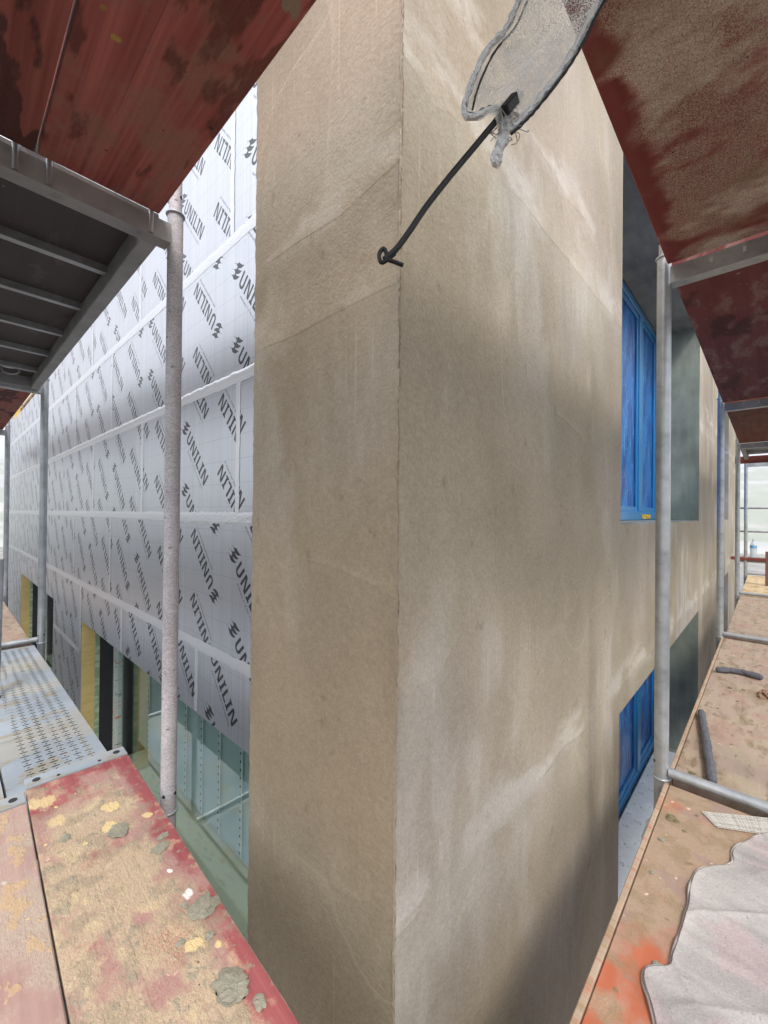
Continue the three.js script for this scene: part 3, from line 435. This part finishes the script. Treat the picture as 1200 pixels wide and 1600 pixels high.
frame('outermost scaffold frame next to the water bottle', 'v', [RVS[3], 0, -RU], mGalv);

// ---------------------------------------------------------------- decks
function boardGeo(len, wid, th) {                    // length along x, width along z, top at y = 0; uv across and along
  const g = cbx(-len / 2, len / 2, -th, 0, -wid / 2, wid / 2, 0.0025), p = g.attributes.position, uv = g.attributes.uv;
  for (let i = 0; i < p.count; i++) uv.setXY(i, p.getZ(i) / wid + 0.5 + (p.getY(i) + th / 2) * 0.6, p.getX(i) / len + 0.5); return g;
}
function plank(name, label, side, c0, c1, s0, s1, top, th, mat, opt = {}) {   // c: along, s: across (from the wall side inwards), top: height from the eye
  const len = c1 - c0, wid = Math.abs(s1 - s0), cm = (c0 + c1) / 2, smid = (s0 + s1) / 2;
  const t = thing(name, label, 'scaffold deck', side === 'u' ? [smid, CY + top, -cm] : [cm, CY + top, -smid], opt.group); t.rotation.y = side === 'u' ? Math.PI / 2 + (opt.turn ?? 0) : Math.PI + (opt.turn ?? 0);
  const g = boardGeo(len - (opt.end ? 0.14 : 0), wid, th);
  mesh('board', g, mat, t);
  if (opt.end) for (const s of [-1, 1]) {            // riveted steel end plates
    const e = mesh('end_plate', cbx(s * len / 2 - (s > 0 ? 0.068 : 0), s * len / 2 + (s < 0 ? 0.068 : 0), -0.006, 0.003, -wid / 2, wid / 2, 0.002), mSteelDeck, t); const rv = [];
    for (const z of [-wid / 2 + 0.03, wid / 2 - 0.03]) { const c = new THREE.CylinderGeometry(0.011, 0.011, 0.003, 16); c.translate(s * (len / 2 - 0.03), 0.0035, z); rv.push(c); } for (const z of [-0.06, 0.06]) { const c = new THREE.CylinderGeometry(0.005, 0.005, 0.003, 10); c.translate(s * (len / 2 - 0.05), 0.0035, z); rv.push(c); } mesh('rivet_holes', mergeGeometries(rv), mDark, e);
  }
  if (opt.strip) mesh('edge_strip', cbx(-len / 2, len / 2, -th, 0.004, wid / 2 + 0.002, wid / 2 + 0.016, 0.002), opt.strip, t);
  if (opt.strip2) mesh('edge_strip', cbx(-len / 2, len / 2, -th, 0.002, -wid / 2 - 0.016, -wid / 2 - 0.002, 0.002), opt.strip2, t);
  if (opt.rails) {                                   // aluminium rails and ribs under a sheet
    for (const z of [-wid / 2, wid / 2 - 0.05]) mesh('side_rail', cbx(-len / 2, len / 2, -th - 0.075, -th, z, z + 0.05, 0.003), mAlu, t);
    for (let x = -len / 2 + 0.42; x < len / 2 - 0.1; x += 0.43) mesh('rib', cbx(x, x + 0.03, -th - 0.03, -th, -wid / 2 + 0.05, wid / 2 - 0.05, 0.002), mGalv, t);
    mesh('end_rail', cbx(len / 2 - 0.05, len / 2, -th - 0.07, -th, -wid / 2 + 0.05, wid / 2 - 0.05, 0.002), mAlu, t);
  }
  for (const [s, z] of opt.hooks ?? []) {            // claws over the transom
    const x = s * len / 2 + s * 0.002; const pts = [[-0.06, -0.02], [-0.02, -0.01], [0.004, -0.03], [0.006, -0.075], [0.006, -0.112]].map(([a, b]) => new THREE.Vector3(x + s * a, b, z));
    mesh('hook', mUV(new THREE.TubeGeometry(new THREE.CatmullRomCurve3(pts), 16, 0.0075, 10)), mGalv, t);
  }
  return t;
}
const mEdgeWood = plankTex({ seed: 41, w: 64, h: 1024, base: [[164, 142, 122], [184, 162, 140]], grain: 30, bump: 0.002, asp: 40, layers: [{ c: [176, 110, 88], f: [3, 60], t: 0.56, s: 0.12, a: 0.6, g: 0.4 }, { c: [150, 128, 96], f: [4, 80], t: 0.56, s: 0.12, a: 0.7, g: 0.3 }] });
// standing level, foil side
plank('deck_plank', 'red plywood plank caked with plaster dust along the window glass', 'u', -0.72, 1.86, 0.452, 0.157, -0.925, 0.024, mPlankA, { end: true, turn: -0.036 });
plank('deck_plank', 'pinkish plywood plank lying parallel to the plaster-caked red plank', 'u', -0.79, 1.79, 0.15, -0.145, -0.925, 0.024, mPlankB, { end: true, turn: -0.036 });
function steelPlank(label, s0, s1) {                 // perforated steel plank with real slots
  const c0 = 1.53, c1 = 4.0, len = c1 - c0, wid = s0 - s1; const t = thing('steel_deck_plank', label, 'scaffold deck', [(s0 + s1) / 2, CY - 1.0, -(c0 + c1) / 2], 'perforated steel planks'); t.rotation.y = Math.PI / 2;
  const parts = []; const tile = (z0, z1, x0, x1, hole) => { const s = new THREE.Shape(); s.moveTo(x0, z0); s.lineTo(x1, z0); s.lineTo(x1, z1); s.lineTo(x0, z1); if (hole) for (const [hx, hz, a, b] of hole) { const p = new THREE.Path(); p.absellipse(hx, hz, a, b, 0, 6.2832, true); s.holes.push(p); } const g = new THREE.ShapeGeometry(s, 5); g.rotateX(-Math.PI / 2); parts.push(g); };
  const cols = 6, rows = 58, zw = 0.038, xs = (len - 0.1) / rows, z00 = -cols * zw / 2 - 0.012;
  tile(-wid / 2, z00, -len / 2, len / 2); tile(z00 + cols * zw, wid / 2, -len / 2, len / 2); tile(z00, z00 + cols * zw, -len / 2, -len / 2 + 0.05); tile(z00, z00 + cols * zw, len / 2 - 0.05, len / 2);
  for (let c = 0; c < cols; c++) for (let r = 0; r < rows; r++) { const z0 = z00 + c * zw, x0 = -len / 2 + 0.05 + r * xs; tile(z0, z0 + zw, x0, x0 + xs, [[x0 + xs * 0.34, z0 + zw / 2, 0.0055, 0.0145], [x0 + xs * 0.8, z0 + zw / 2, 0.0042, 0.0045]]); }
  const top = mUV(mergeGeometries(parts)); top.deleteAttribute('normal'); top.computeVertexNormals(); { const n = top.attributes.normal; for (let i = 0; i < n.count; i++) n.setXYZ(i, 0, 1, 0); }
  mesh('perforated_top', top, mSteelDeck, t);
  for (const z of [-wid / 2, wid / 2 - 0.003]) mesh('side_flange', bx(-len / 2, len / 2, -0.06, -0.002, z, z + 0.003), mSteelDeck, t);
  mesh('end_flange', bx(len / 2 - 0.003, len / 2, -0.06, -0.002, -wid / 2 + 0.004, wid / 2 - 0.004), mSteelDeck, t);
}
steelPlank('perforated galvanised steel plank next to the foil pier', 0.482, 0.168); steelPlank('perforated galvanised steel plank parallel to the one next to the foil pier', 0.16, -0.154);
plank('deck_plank', 'pinkish dusty plywood deck past the perforated steel planks', 'u', 4.07, 6.58, 0.48, -0.13, -1.0, 0.045, mTopPink);
plank('deck_plank', 'pinkish plywood deck at the far end of the foil wall', 'u', 6.64, 9.15, 0.48, -0.13, -1.0, 0.045, mTopPink);
// the lift below
for (const [c0, c1] of [[0.4, 1.43], [1.51, 4.0], [4.08, 6.57]]) plank('deck_plank', 'steel deck one lift below the standing level, foil side', 'u', c0, c1, 0.48, -0.13, -3.0, 0.045, mSteelDeck, { group: 'decks of the lower lift' });
for (const [c0, c1] of [[-0.2, 1.865], [1.935, 4.435], [4.505, 7.005]]) plank('deck_plank', 'plywood deck one lift below the standing level, rendered side', 'v', c0, c1, 0.27, -0.34, -3.0, 0.045, mUnderBrown, { group: 'decks of the lower lift' });
// overhead level, foil side
plank('deck_plank', 'overhead red wooden plank with a yellow plaster splash, foil side', 'u', -0.6, 1.435, 0.468, 0.166, 1.0, 0.045, mUnderRed, { hooks: [[1, 0.13], [1, -0.125]], group: 'overhead red planks' });
plank('deck_plank', 'overhead dark red wooden plank with black streaks and a gap beside it', 'u', -0.6, 1.435, 0.16, -0.145, 1.0, 0.045, mUnderRed2, { hooks: [[1, 0.115]], group: 'overhead red planks' });
plank('framed_deck', 'overhead black sheet deck with aluminium side rails and ribs', 'u', 1.505, 4.005, 0.49, -0.12, 1.0, 0.025, mUnderBlack, { rails: true });
plank('deck_plank', 'overhead plain red deck past the black framed deck', 'u', 4.075, 6.575, 0.49, -0.12, 1.0, 0.045, mUnderRed2);
plank('deck_plank', 'overhead red deck at the far end of the foil wall', 'u', 6.645, 9.145, 0.49, -0.12, 1.0, 0.045, mUnderRed2);
{ const t = thing('locking_clip', 'small galvanised locking clip under the black overhead deck', 'clip', [0.3, CY + 0.935, -3.72]); mesh('lever', mUV(new THREE.TubeGeometry(new THREE.CatmullRomCurve3([[-0.04, 0.035, 0], [-0.03, -0.01, 0], [0.02, -0.02, 0.01], [0.05, 0.0, 0.02], [0.04, 0.035, 0.02]].map((q) => new THREE.Vector3(...q))), 20, 0.007, 8)), mGalv, t); mesh('disc', new THREE.CylinderGeometry(0.035, 0.035, 0.008, 20).translate(0, 0.036, -0.03), mWhite, t); }
// standing level, rendered side
plank('deck_plank', 'orange-red plywood deck under the pale sheet, plank strip on its wall edge', 'v', 0.52, 1.865, 0.268, -0.345, -1.0, 0.045, mTopOrange, { strip: mEdgeWood });
plank('deck_plank', 'dirty pinkish plywood deck carrying the two grey foam strips', 'v', 1.935, 4.435, 0.27, -0.34, -1.0, 0.045, mTopPink, { strip: mEdgeWood });
plank('deck_plank', 'pinkish plywood deck beyond the foam strips', 'v', 4.505, 7.005, 0.27, -0.34, -1.0, 0.045, mTopPink);
plank('deck_plank', 'tan plywood deck at the far end before the bottle', 'v', 7.075, 9.575, 0.27, -0.34, -1.0, 0.045, mTopTan);
// overhead level, rendered side
plank('deck_plank', 'overhead dark red deck heavily powdered with grey dust by the hanging fabric', 'v', 0.48, 1.865, 0.285, -0.33, 1.0, 0.045, mUnderDust, { hooks: [[1, 0.2]] });
plank('deck_plank', 'overhead maroon deck with scuffed grey streaks, past the first transom', 'v', 1.935, 4.435, 0.285, -0.33, 1.0, 0.045, mUnderDust2);
plank('deck_plank', 'overhead brown wooden deck before the second blue window', 'v', 4.505, 7.005, 0.285, -0.33, 1.0, 0.045, mUnderBrown);
plank('framed_deck', 'overhead aluminium ribbed deck at the far end of the rendered wall', 'v', 7.075, 8.5, 0.285, -0.33, 1.0, 0.025, mAlu, { rails: true });
// far end rails, boards, bottle
const mRedBoard = std({ map: rep(galvTex, 0.6), color: new THREE.Color(0.42, 0.075, 0.05), roughness: 0.7 });
single('toe_board', 'red board fixed on edge under the far overhead deck', 'board', cbx(-0.015, 0.015, -0.055, 0.055, -0.42, 0.42, 0.003), mRedBoard, [8.56, CY + 0.9, 0.02]);
single('bench_board', 'red board lying across the far end under the water bottle', 'board', cbx(-0.14, 0.14, -0.045, 0, -0.5, 0.5, 0.003), mRedBoard, [9.72, CY - 0.7, 0.0]);
for (const [h, n] of [[-0.765, 'thin steel rail carrying the red board at the scaffold end'], [0.17, 'upper thin steel guard rail at the scaffold end'], [-0.24, 'middle thin steel guard rail at the scaffold end']]) single('guard_rail', n, 'rail', tube(new THREE.Vector3(0, 0, -0.55), new THREE.Vector3(0, 0, 0.55), 0.019), mGalv, [9.66, CY + h, 0.1], 'end guard rails');
single('wooden_post', 'brown wooden post standing on the tan far deck', 'post', cbx(-0.035, 0.035, 0, 0.5, -0.04, 0.04, 0.004), std({ color: new THREE.Color(0.2, 0.1, 0.08), roughness: 0.85 }), [8.32, CY - 1.0, 0.0]);
{
  const t = thing('water_bottle', 'clear plastic water bottle with pale blue label on the red board', 'bottle', [9.7, CY - 0.7, -0.2]); const pts = [[0, 0], [0.042, 0], [0.046, 0.01], [0.046, 0.07], [0.043, 0.08], [0.046, 0.09], [0.046, 0.2], [0.035, 0.25], [0.016, 0.28], [0.015, 0.3]].map((q) => new THREE.Vector2(...q));
  mesh('body', new THREE.LatheGeometry(pts, 24), phys({ color: new THREE.Color(0.82, 0.9, 0.94), roughness: 0.15, transmission: 0.5, thickness: 0 }), t); mesh('label', new THREE.CylinderGeometry(0.0475, 0.0475, 0.05, 24, 1, true).translate(0, 0.19, 0), std({ color: new THREE.Color(0.2, 0.45, 0.72), roughness: 0.5, side: THREE.DoubleSide }), t); mesh('cap', new THREE.CylinderGeometry(0.017, 0.017, 0.022, 18).translate(0, 0.309, 0), mWhite, t);
}
// upright tube on the steel deck
{ const t = thing('steel_tube', 'short grey steel tube standing upright on the perforated steel deck', 'tube', [0.2, CY - 1.0, -3.0]); mesh('pipe', tube(new THREE.Vector3(0, 0.004, 0), new THREE.Vector3(0.01, 0.74, 0), 0.0242), mGalv, t); mesh('foot', tube(new THREE.Vector3(0, 0, 0), new THREE.Vector3(0, 0.012, 0), 0.028), mDark, t); }

// ---------------------------------------------------------------- things lying on the decks
function lump(seed, r, flat) { const g = new THREE.IcosahedronGeometry(r, r > 0.014 ? 5 : 2), p = g.attributes.position; for (let i = 0; i < p.count; i++) { const x = p.getX(i) / r, y = p.getY(i) / r, z = p.getZ(i) / r, n = 0.35 + 1.25 * fb(x * 0.19 + 0.5 + z * 0.11, y * 0.14 + 0.5 + z * 0.13, 16, 16, 4, seed); p.setXYZ(i, x * r * n * 1.25, Math.max(0, y * r * n * flat + r * flat * 0.25), z * r * n); } g.computeVertexNormals(); return mUV(g); }
const mLump = std({ map: rep(greyTex, 0.5), color: 0xfff0d8, bumpMap: rep(greyBump, 0.06), bumpScale: 0.004, roughness: 0.95 });
const LUMPS = [[0.425, 1.22, 0.018, 0.25], [0.36, 1.375, 0.024, 0.22], [0.43, 0.965, 0.026, 0.14], [0.395, 0.76, 0.027, 0.3], [0.44, 1.26, 0.012, 0.35], [0.4, 1.0, 0.007, 0.5], [0.41, 0.89, 0.009, 0.4], [0.27, 0.7, 0.026, 0.2], [0.25, 1.45, 0.012, 0.3], [0.36, 0.92, 0.008, 0.4], [0.42, 0.7, 0.011, 0.4]];
LUMPS.forEach(([v, u, r, f], i) => { const o = single('mortar_lump', i === 3 ? 'largest flat grey mortar flake on the red plank' : 'small grey mortar lump stuck on the plaster-caked red plank', 'mortar lump', lump(400 + i * 7, r, f), mLump, [v, CY - 0.9245, -u], 'mortar lumps on the red plank'); o.rotation.y = i * 1.7; });
{ const r = rng(91); const M2 = [mLump, std({ map: rep(greyTex, 0.4), color: 0xc9b48c, roughness: 1 })]; for (let i = 0; i < 22; i++) { const near = i < 8, v = near ? 1.0 + r() * 0.8 : 2.0 + r() * 2.3, u = 0.24 - r() * (near ? 0.1 : 0.24), q = 0.004 + r() * r() * 0.011; const o = single('plaster_crumb', near ? 'small plaster crumb on the orange-red deck beside the pale sheet' : 'small plaster crumb on the pinkish deck near the foam strips', 'crumb', lump(900 + i * 5, q, 0.5), M2[i & 1], [v, CY - 0.9995, -u], near ? 'crumbs on the orange deck' : 'crumbs on the pinkish deck'); o.rotation.y = r() * 6; } }
// pale sheet spread on the orange deck
const clothTex = dt(1024, 1024, (x, y) => { const t = fb(x, y, 4, 3, 5, 151), s = fb(x, y, 30, 5, 3, 152), p = sm(0.52, 0.7, fb(x, y, 5, 6, 4, 153)), g = (tn(x, y, 330, 330, 154) - 0.5) * 10, d = sm(0.76, 0.84, fb(x, y, 90, 90, 3, 155)) * 22; const k = 160 + (t - 0.5) * 64 + (s - 0.5) * 26 + g * 1.6 - d; return [k + p * 7, k * 0.97 - p * 2, k * 0.95]; });
{
  const B = [[1.86, -0.03], [1.789, -0.001], [1.695, 0.049], [1.62, 0.076], [1.557, 0.075], [1.501, 0.118], [1.452, 0.145], [1.384, 0.152], [1.312, 0.148], [1.135, 0.157], [1.11, 0.158], [1.067, 0.193], [1.041, 0.195], [0.998, 0.175], [0.957, 0.157], [0.85, 0.12], [0.7, 0.1]];
  const cv = new THREE.CatmullRomCurve3(B.map(([v, u]) => new THREE.Vector3(v, 0, u)), false, 'centripetal'), N = 220, M = 90, P = [], UV = [], I = [];
  const hgt = (v, u) => { const c = Math.abs(fb(v * 0.25 + u * 0.2 + 0.3, u * 0.25 + 0.5, 18, 8, 3, 163) - 0.5), d = Math.abs(fb(v * 0.3 - u * 0.3 + 0.6, u * 0.2 + 0.4, 12, 12, 3, 167) - 0.5); return 0.003 + 0.01 * fb(v * 0.2, u * 0.2 + 0.5, 22, 20, 3, 160) + 0.006 * Math.exp(-c * 30) + 0.004 * Math.exp(-d * 40); };
  for (let i = 0; i <= N; i++) { const p = cv.getPointAt(i / N); for (let j = 0; j <= M; j++) { const t = j / M, u = lerp(p.z, -0.33, t ** 1.3), v = p.x - 0.1 * t * (i / N - 0.5); P.push(v, CY - 1 + (j === 0 ? 0.001 : 0) + hgt(v, u) * (j === 0 ? 0.1 : 1) + 0.003 * Math.exp(-(((t ** 1.3 * (p.z + 0.33)) / 0.012) ** 2)) * (j === 0 ? 0 : 1), -u); UV.push(v, u); } }
  for (let i = 0; i < N; i++) for (let j = 0; j < M; j++) { const a = i * (M + 1) + j; I.push(a, a + M + 1, a + 1, a + 1, a + M + 1, a + M + 2); }
  const g = new THREE.BufferGeometry(); g.setAttribute('position', new THREE.Float32BufferAttribute(P, 3)); g.setAttribute('uv', new THREE.Float32BufferAttribute(UV, 2)); g.setIndex(I); g.computeVertexNormals();
  const t = thing('dust_sheet', 'pale pinkish-grey fabric sheet with hemmed wavy edge on the orange deck', 'sheet', [1.3, CY - 1, 0.1]); const mC = std({ map: rep(clothTex, 0.8), bumpMap: rep(greyBump, 0.12), bumpScale: 0.0015, roughness: 0.95, side: THREE.DoubleSide });
  g.translate(-1.3, -(CY - 1), -0.1); mesh('fabric', g, mC, t);
  const hp3 = []; for (let i = 2; i <= N; i += 2) { const p = cv.getPointAt(i / N); hp3.push(new THREE.Vector3(p.x - 1.3, 0.006 + 0.003 * Math.sin(i * 0.35), -p.z - 0.1 - 0.001)); }
  mesh('hem', mUV(new THREE.TubeGeometry(new THREE.CatmullRomCurve3(hp3), 260, 0.0032, 8)), mC, t);
}
{ // glass-fibre mesh scrap: separate threads
  const r = rng(66), th = [], A = [1.765, 0.162], Bq = [1.9, -0.03], C = [1.797, -0.03], Dq = [1.711, 0.119]; const q = (s, t) => [lerp(lerp(A[0], Bq[0], s), lerp(Dq[0], C[0], s), t), lerp(lerp(A[1], Bq[1], s), lerp(Dq[1], C[1], s), t)];
  const seg = (s0, t0, s1, t1) => { const [a, b] = q(s0, t0), [c, d] = q(s1, t1), h = 0.004 + 0.003 * r(), w = 0.0009; const dx = c - a, dz = d - b, L = Math.hypot(dx, dz), g = new THREE.BoxGeometry(L, 0.0008, w * 2); g.rotateY(Math.atan2(dz, dx)); g.translate((a + c) / 2 - 1.8, h, -(b + d) / 2 - 0.0); th.push(g); };
  for (let i = 0; i <= 46; i++) seg(i / 46, 0, i / 46, 0.9 + r() * 0.1); for (let j = 0; j <= 18; j++) seg(0, j / 18, 0.96 + r() * 0.04, j / 18);
  single('mesh_scrap', 'scrap of pale glass-fibre reinforcing mesh before the foot tube', 'mesh', mergeGeometries(th), std({ color: new THREE.Color(0.62, 0.6, 0.55), roughness: 0.8 }), [1.8, CY - 1.0, 0]);
  const F = std({ color: new THREE.Color(0.15, 0.15, 0.175), roughness: 0.95, bumpMap: rep(dt(256, 256, (x, y) => { const v = fb(x, y, 40, 40, 3, 171) * 255; return [v, v, v]; }, false), 0.1), bumpScale: 0.008 });
  const foam = (label, pts, rad) => { const [o] = pts, g = new THREE.TubeGeometry(new THREE.CatmullRomCurve3(pts.map(([v, u]) => new THREE.Vector3(v - o[0], rad, -(u - o[1])))), 60, rad, 12), p = g.attributes.position; for (let i = 0; i < p.count; i++) { const n = (fb(p.getX(i) * 0.9 + 0.5, p.getZ(i) * 0.9 + p.getY(i) + 0.5, 50, 50, 2, 173) - 0.5) * 0.008; p.setXYZ(i, p.getX(i) + n, Math.max(0.001, p.getY(i) + n), p.getZ(i) + n); } g.computeVertexNormals(); const caps = [pts[0], pts[pts.length - 1]].map(([v, u]) => new THREE.SphereGeometry(rad * 0.98, 12, 8).translate(v - o[0], rad, -(u - o[1]))); single('foam_strip', label, 'foam strip', mUV(mergeGeometries([g, ...caps].map((k) => (k.index ? k.toNonIndexed() : k)))), F, [o[0], CY - 1.0, -o[1]], 'grey foam strips'); };
  foam('long grey foam strip lying along the wall edge of the pinkish deck', [[2.623, 0.246], [2.345, 0.206], [2.111, 0.172], [1.985, 0.153]], 0.016); foam('short grey foam strip lying across the pinkish deck', [[3.428, 0.234], [3.479, 0.151], [3.457, 0.039]], 0.018);
  single('brick_piece', 'small broken brown brick piece beside the short foam strip', 'brick', lump(777, 0.04, 0.7), std({ color: new THREE.Color(0.32, 0.2, 0.13), roughness: 0.95, bumpMap: rep(greyBump, 0.1), bumpScale: 0.003 }), [3.146, CY - 1.0, -0.0]);
  const t = thing('orange_cap', 'orange plastic cap with a yellow wire loop on the lower window sill', 'cap', [2.81, CY - 2.794, -0.72]); mesh('cap', new THREE.LatheGeometry([[0, 0.09], [0.03, 0.09], [0.038, 0.08], [0.04, 0.0], [0, 0]].map((k) => new THREE.Vector2(...k)), 20), std({ color: new THREE.Color(0.75, 0.14, 0.03), roughness: 0.5 }), t); mesh('wire_loop', new THREE.TorusGeometry(0.09, 0.005, 8, 28).rotateY(0.6).translate(0.06, 0.09, -0.03), std({ color: new THREE.Color(0.55, 0.5, 0.1), roughness: 0.6 }), t);
}

// ---------------------------------------------------------------- hanging fabric strip with its cable tie
{
  const eR = [[0.72, 0.955, -0.04], [0.63, 0.8, 0.05], [0.542, 0.625, 0.148], [0.526, 0.578, 0.165], [0.511, 0.539, 0.182], [0.493, 0.504, 0.201], [0.48, 0.481, 0.215], [0.466, 0.461, 0.23]], eL = [[0.6, 0.955, 0.09], [0.53, 0.78, 0.16], [0.471, 0.624, 0.223], [0.461, 0.59, 0.235], [0.447, 0.566, 0.25], [0.437, 0.54, 0.26], [0.43, 0.512, 0.268], [0.427, 0.49, 0.272]];
  const c3 = (a) => new THREE.CatmullRomCurve3(a.map(([v, h, u]) => V(v, h, u))), R = c3(eR), L = c3(eL), N = 70, M = 30, P = [], UV = [], I = [];
  for (let i = 0; i <= N; i++) { const s = i / N, a = L.getPoint(s), b = R.getPoint(s); for (let j = 0; j <= M; j++) { const t = j / M, p = a.clone().lerp(b, t), w = 0.011 * Math.sin(t * 9 + s * 3) * Math.sin(t * Math.PI) + 0.006 * (fb(s, t, 9, 5, 3, 181) - 0.5); const out = new THREE.Vector3(-0.73, 0, 0.68); p.addScaledVector(out, w); P.push(p.x, p.y, p.z); UV.push(t * 0.13, s * 0.55); } }
  for (let i = 0; i < N; i++) for (let j = 0; j < M; j++) { const a = i * (M + 1) + j; I.push(a, a + 1, a + M + 1, a + 1, a + M + 2, a + M + 1); }
  const g = new THREE.BufferGeometry(); g.setAttribute('position', new THREE.Float32BufferAttribute(P, 3)); g.setAttribute('uv', new THREE.Float32BufferAttribute(UV, 2)); g.setIndex(I); g.computeVertexNormals();
  const O = V(0.46, 0.47, 0.23), neg = (q) => q.translate(-O.x, -O.y, -O.z);
  const t = thing('fabric_strip', 'frayed whitish fabric strip hanging from the overhead deck, dark on one edge', 'fabric', O.toArray());
  const gauze = dt(512, 1024, (x, y) => { const a = fb(x, y, 5, 9, 4, 185), w = 0.25 * Math.max(tn(x, y, 150, 40, 186), tn(x, y, 40, 300, 187)) + 0.95 * tn(x, y, 250, 500, 188); const v = 255 * sm(0.85, 1.0, w + (a - 0.5) * 0.7 + 0.36); return [v, v, v]; }, false); gauze.repeat.set(1 / 0.13, 1 / 0.55);
  const mS = phys({ color: new THREE.Color(0.92, 0.91, 0.88), roughness: 1, transmission: 0.45, thickness: 0, side: THREE.DoubleSide, alphaMap: gauze, alphaTest: 0.5 }), mW = std({ color: new THREE.Color(0.93, 0.93, 0.92), roughness: 1, bumpMap: rep(greyBump, 0.03), bumpScale: 0.003 }), mD = std({ color: new THREE.Color(0.03, 0.035, 0.04), roughness: 0.9 });
  mesh('fabric', neg(g), mS, t);
  const rt = (curve, n, rad, seed, mat, name) => { const q = new THREE.TubeGeometry(curve, n, rad, 8), p = q.attributes.position; for (let i = 0; i < p.count; i++) { const k = hash(i, seed, 3) - 0.5; p.setXYZ(i, p.getX(i) + k * rad * 0.7, p.getY(i) + (hash(i, seed, 5) - 0.5) * rad * 0.7, p.getZ(i) + (hash(i, seed, 9) - 0.5) * rad * 0.7); } q.computeVertexNormals(); mesh(name, neg(mUV(q)), mat, t); };
  const hem = c3([...eL.slice(0, 8), [0.428, 0.483, 0.271], [0.437, 0.483, 0.261], [0.45, 0.492, 0.247], [0.462, 0.489, 0.235]]); rt(hem, 140, 0.0036, 1, mW, 'hem');
  rt(c3(eR), 120, 0.0017, 2, mD, 'dark_selvedge'); rt(c3(eR.map(([v, h, u]) => [v - 0.004, h + 0.001, u + 0.005])), 120, 0.0036, 6, mW, 'hem');
  rt(c3(eL.slice(1).map(([v, h, u]) => [v + 0.006, h - 0.001, u - 0.008])), 80, 0.0012, 3, mD, 'dark_thread');
  rt(c3([[0.471, 0.51, 0.224], [0.462, 0.485, 0.234], [0.46, 0.462, 0.236], [0.455, 0.44, 0.241], [0.452, 0.43, 0.243]]), 30, 0.0058, 4, mW, 'frayed_end');
  { const k = new THREE.IcosahedronGeometry(0.0062, 2), p = k.attributes.position; for (let i = 0; i < p.count; i++) { const n = 0.8 + 0.5 * hash((p.getX(i) * 9000) | 0, (p.getY(i) * 9000) | 0, 4); p.setXYZ(i, p.getX(i) * n, p.getY(i) * n * 1.5, p.getZ(i) * n); } k.computeVertexNormals(); k.translate(...V(0.4525, 0.43, 0.2425).toArray()); mesh('frayed_tip', neg(mUV(k)), mW, t); }
  const fr = [], r = rng(12); for (let i = 0; i < 34; i++) { const b = V(0.448 + r() * 0.03, 0.462 + r() * 0.035, 0.222 + r() * 0.027); const k = new THREE.TubeGeometry(new THREE.CatmullRomCurve3([b, b.clone().add(new THREE.Vector3((r() - 0.5) * 0.02, (r() - 0.6) * 0.02, (r() - 0.5) * 0.02)), b.clone().add(new THREE.Vector3((r() - 0.5) * 0.024, (r() - 0.7) * 0.03, (r() - 0.5) * 0.024))]), 6, 0.0005, 4); fr.push(k); } mesh('loose_threads', neg(mergeGeometries(fr)), mW, t);
  const z = thing('cable_tie', 'black plastic cable tie hanging from the end of the fabric strip', 'cable tie', V(0.462, 0.488, 0.234).toArray()), Z = V(0.462, 0.488, 0.234), zn = (q) => q.translate(-Z.x, -Z.y, -Z.z), mZ = std({ color: new THREE.Color(0.008, 0.008, 0.01), roughness: 0.5 });
  const s = new THREE.Shape(); s.moveTo(-0.0037, -0.0008); s.lineTo(0.0037, -0.0008); s.lineTo(0.0037, 0.0008); s.lineTo(-0.0037, 0.0008);
  const tie = c3([[0.363, 0.308, 0.342], [0.372, 0.32, 0.332], [0.383, 0.342, 0.32], [0.396, 0.371, 0.306], [0.414, 0.406, 0.286], [0.44, 0.453, 0.258], [0.458, 0.486, 0.238], [0.466, 0.5, 0.23]]);
  mesh('strap', zn(mUV(new THREE.TubeGeometry(tie, 60, 0.0036, 10))), mZ, z);
  const hd = cbx(-0.0055, 0.0055, -0.0105, 0.0105, -0.0055, 0.0055, 0.0015); hd.applyQuaternion(new THREE.Quaternion().setFromUnitVectors(new THREE.Vector3(0, 1, 0), tie.getTangent(0.98))); hd.translate(-0.008, -0.002, 0.008); mesh('head', hd, mZ, z);
  mesh('loop', zn(mUV(new THREE.TubeGeometry(c3([[0.372, 0.316, 0.333], [0.36, 0.304, 0.344], [0.358, 0.314, 0.346], [0.362, 0.321, 0.342], [0.366, 0.31, 0.339]]), 30, 0.0026, 8))), mZ, z); mesh('tail', zn(mUV(new THREE.TubeGeometry(c3([[0.363, 0.309, 0.341], [0.37, 0.305, 0.333], [0.378, 0.301, 0.325]]), 12, 0.0026, 8))), mZ, z);
}

renderer.render(scene, camera);
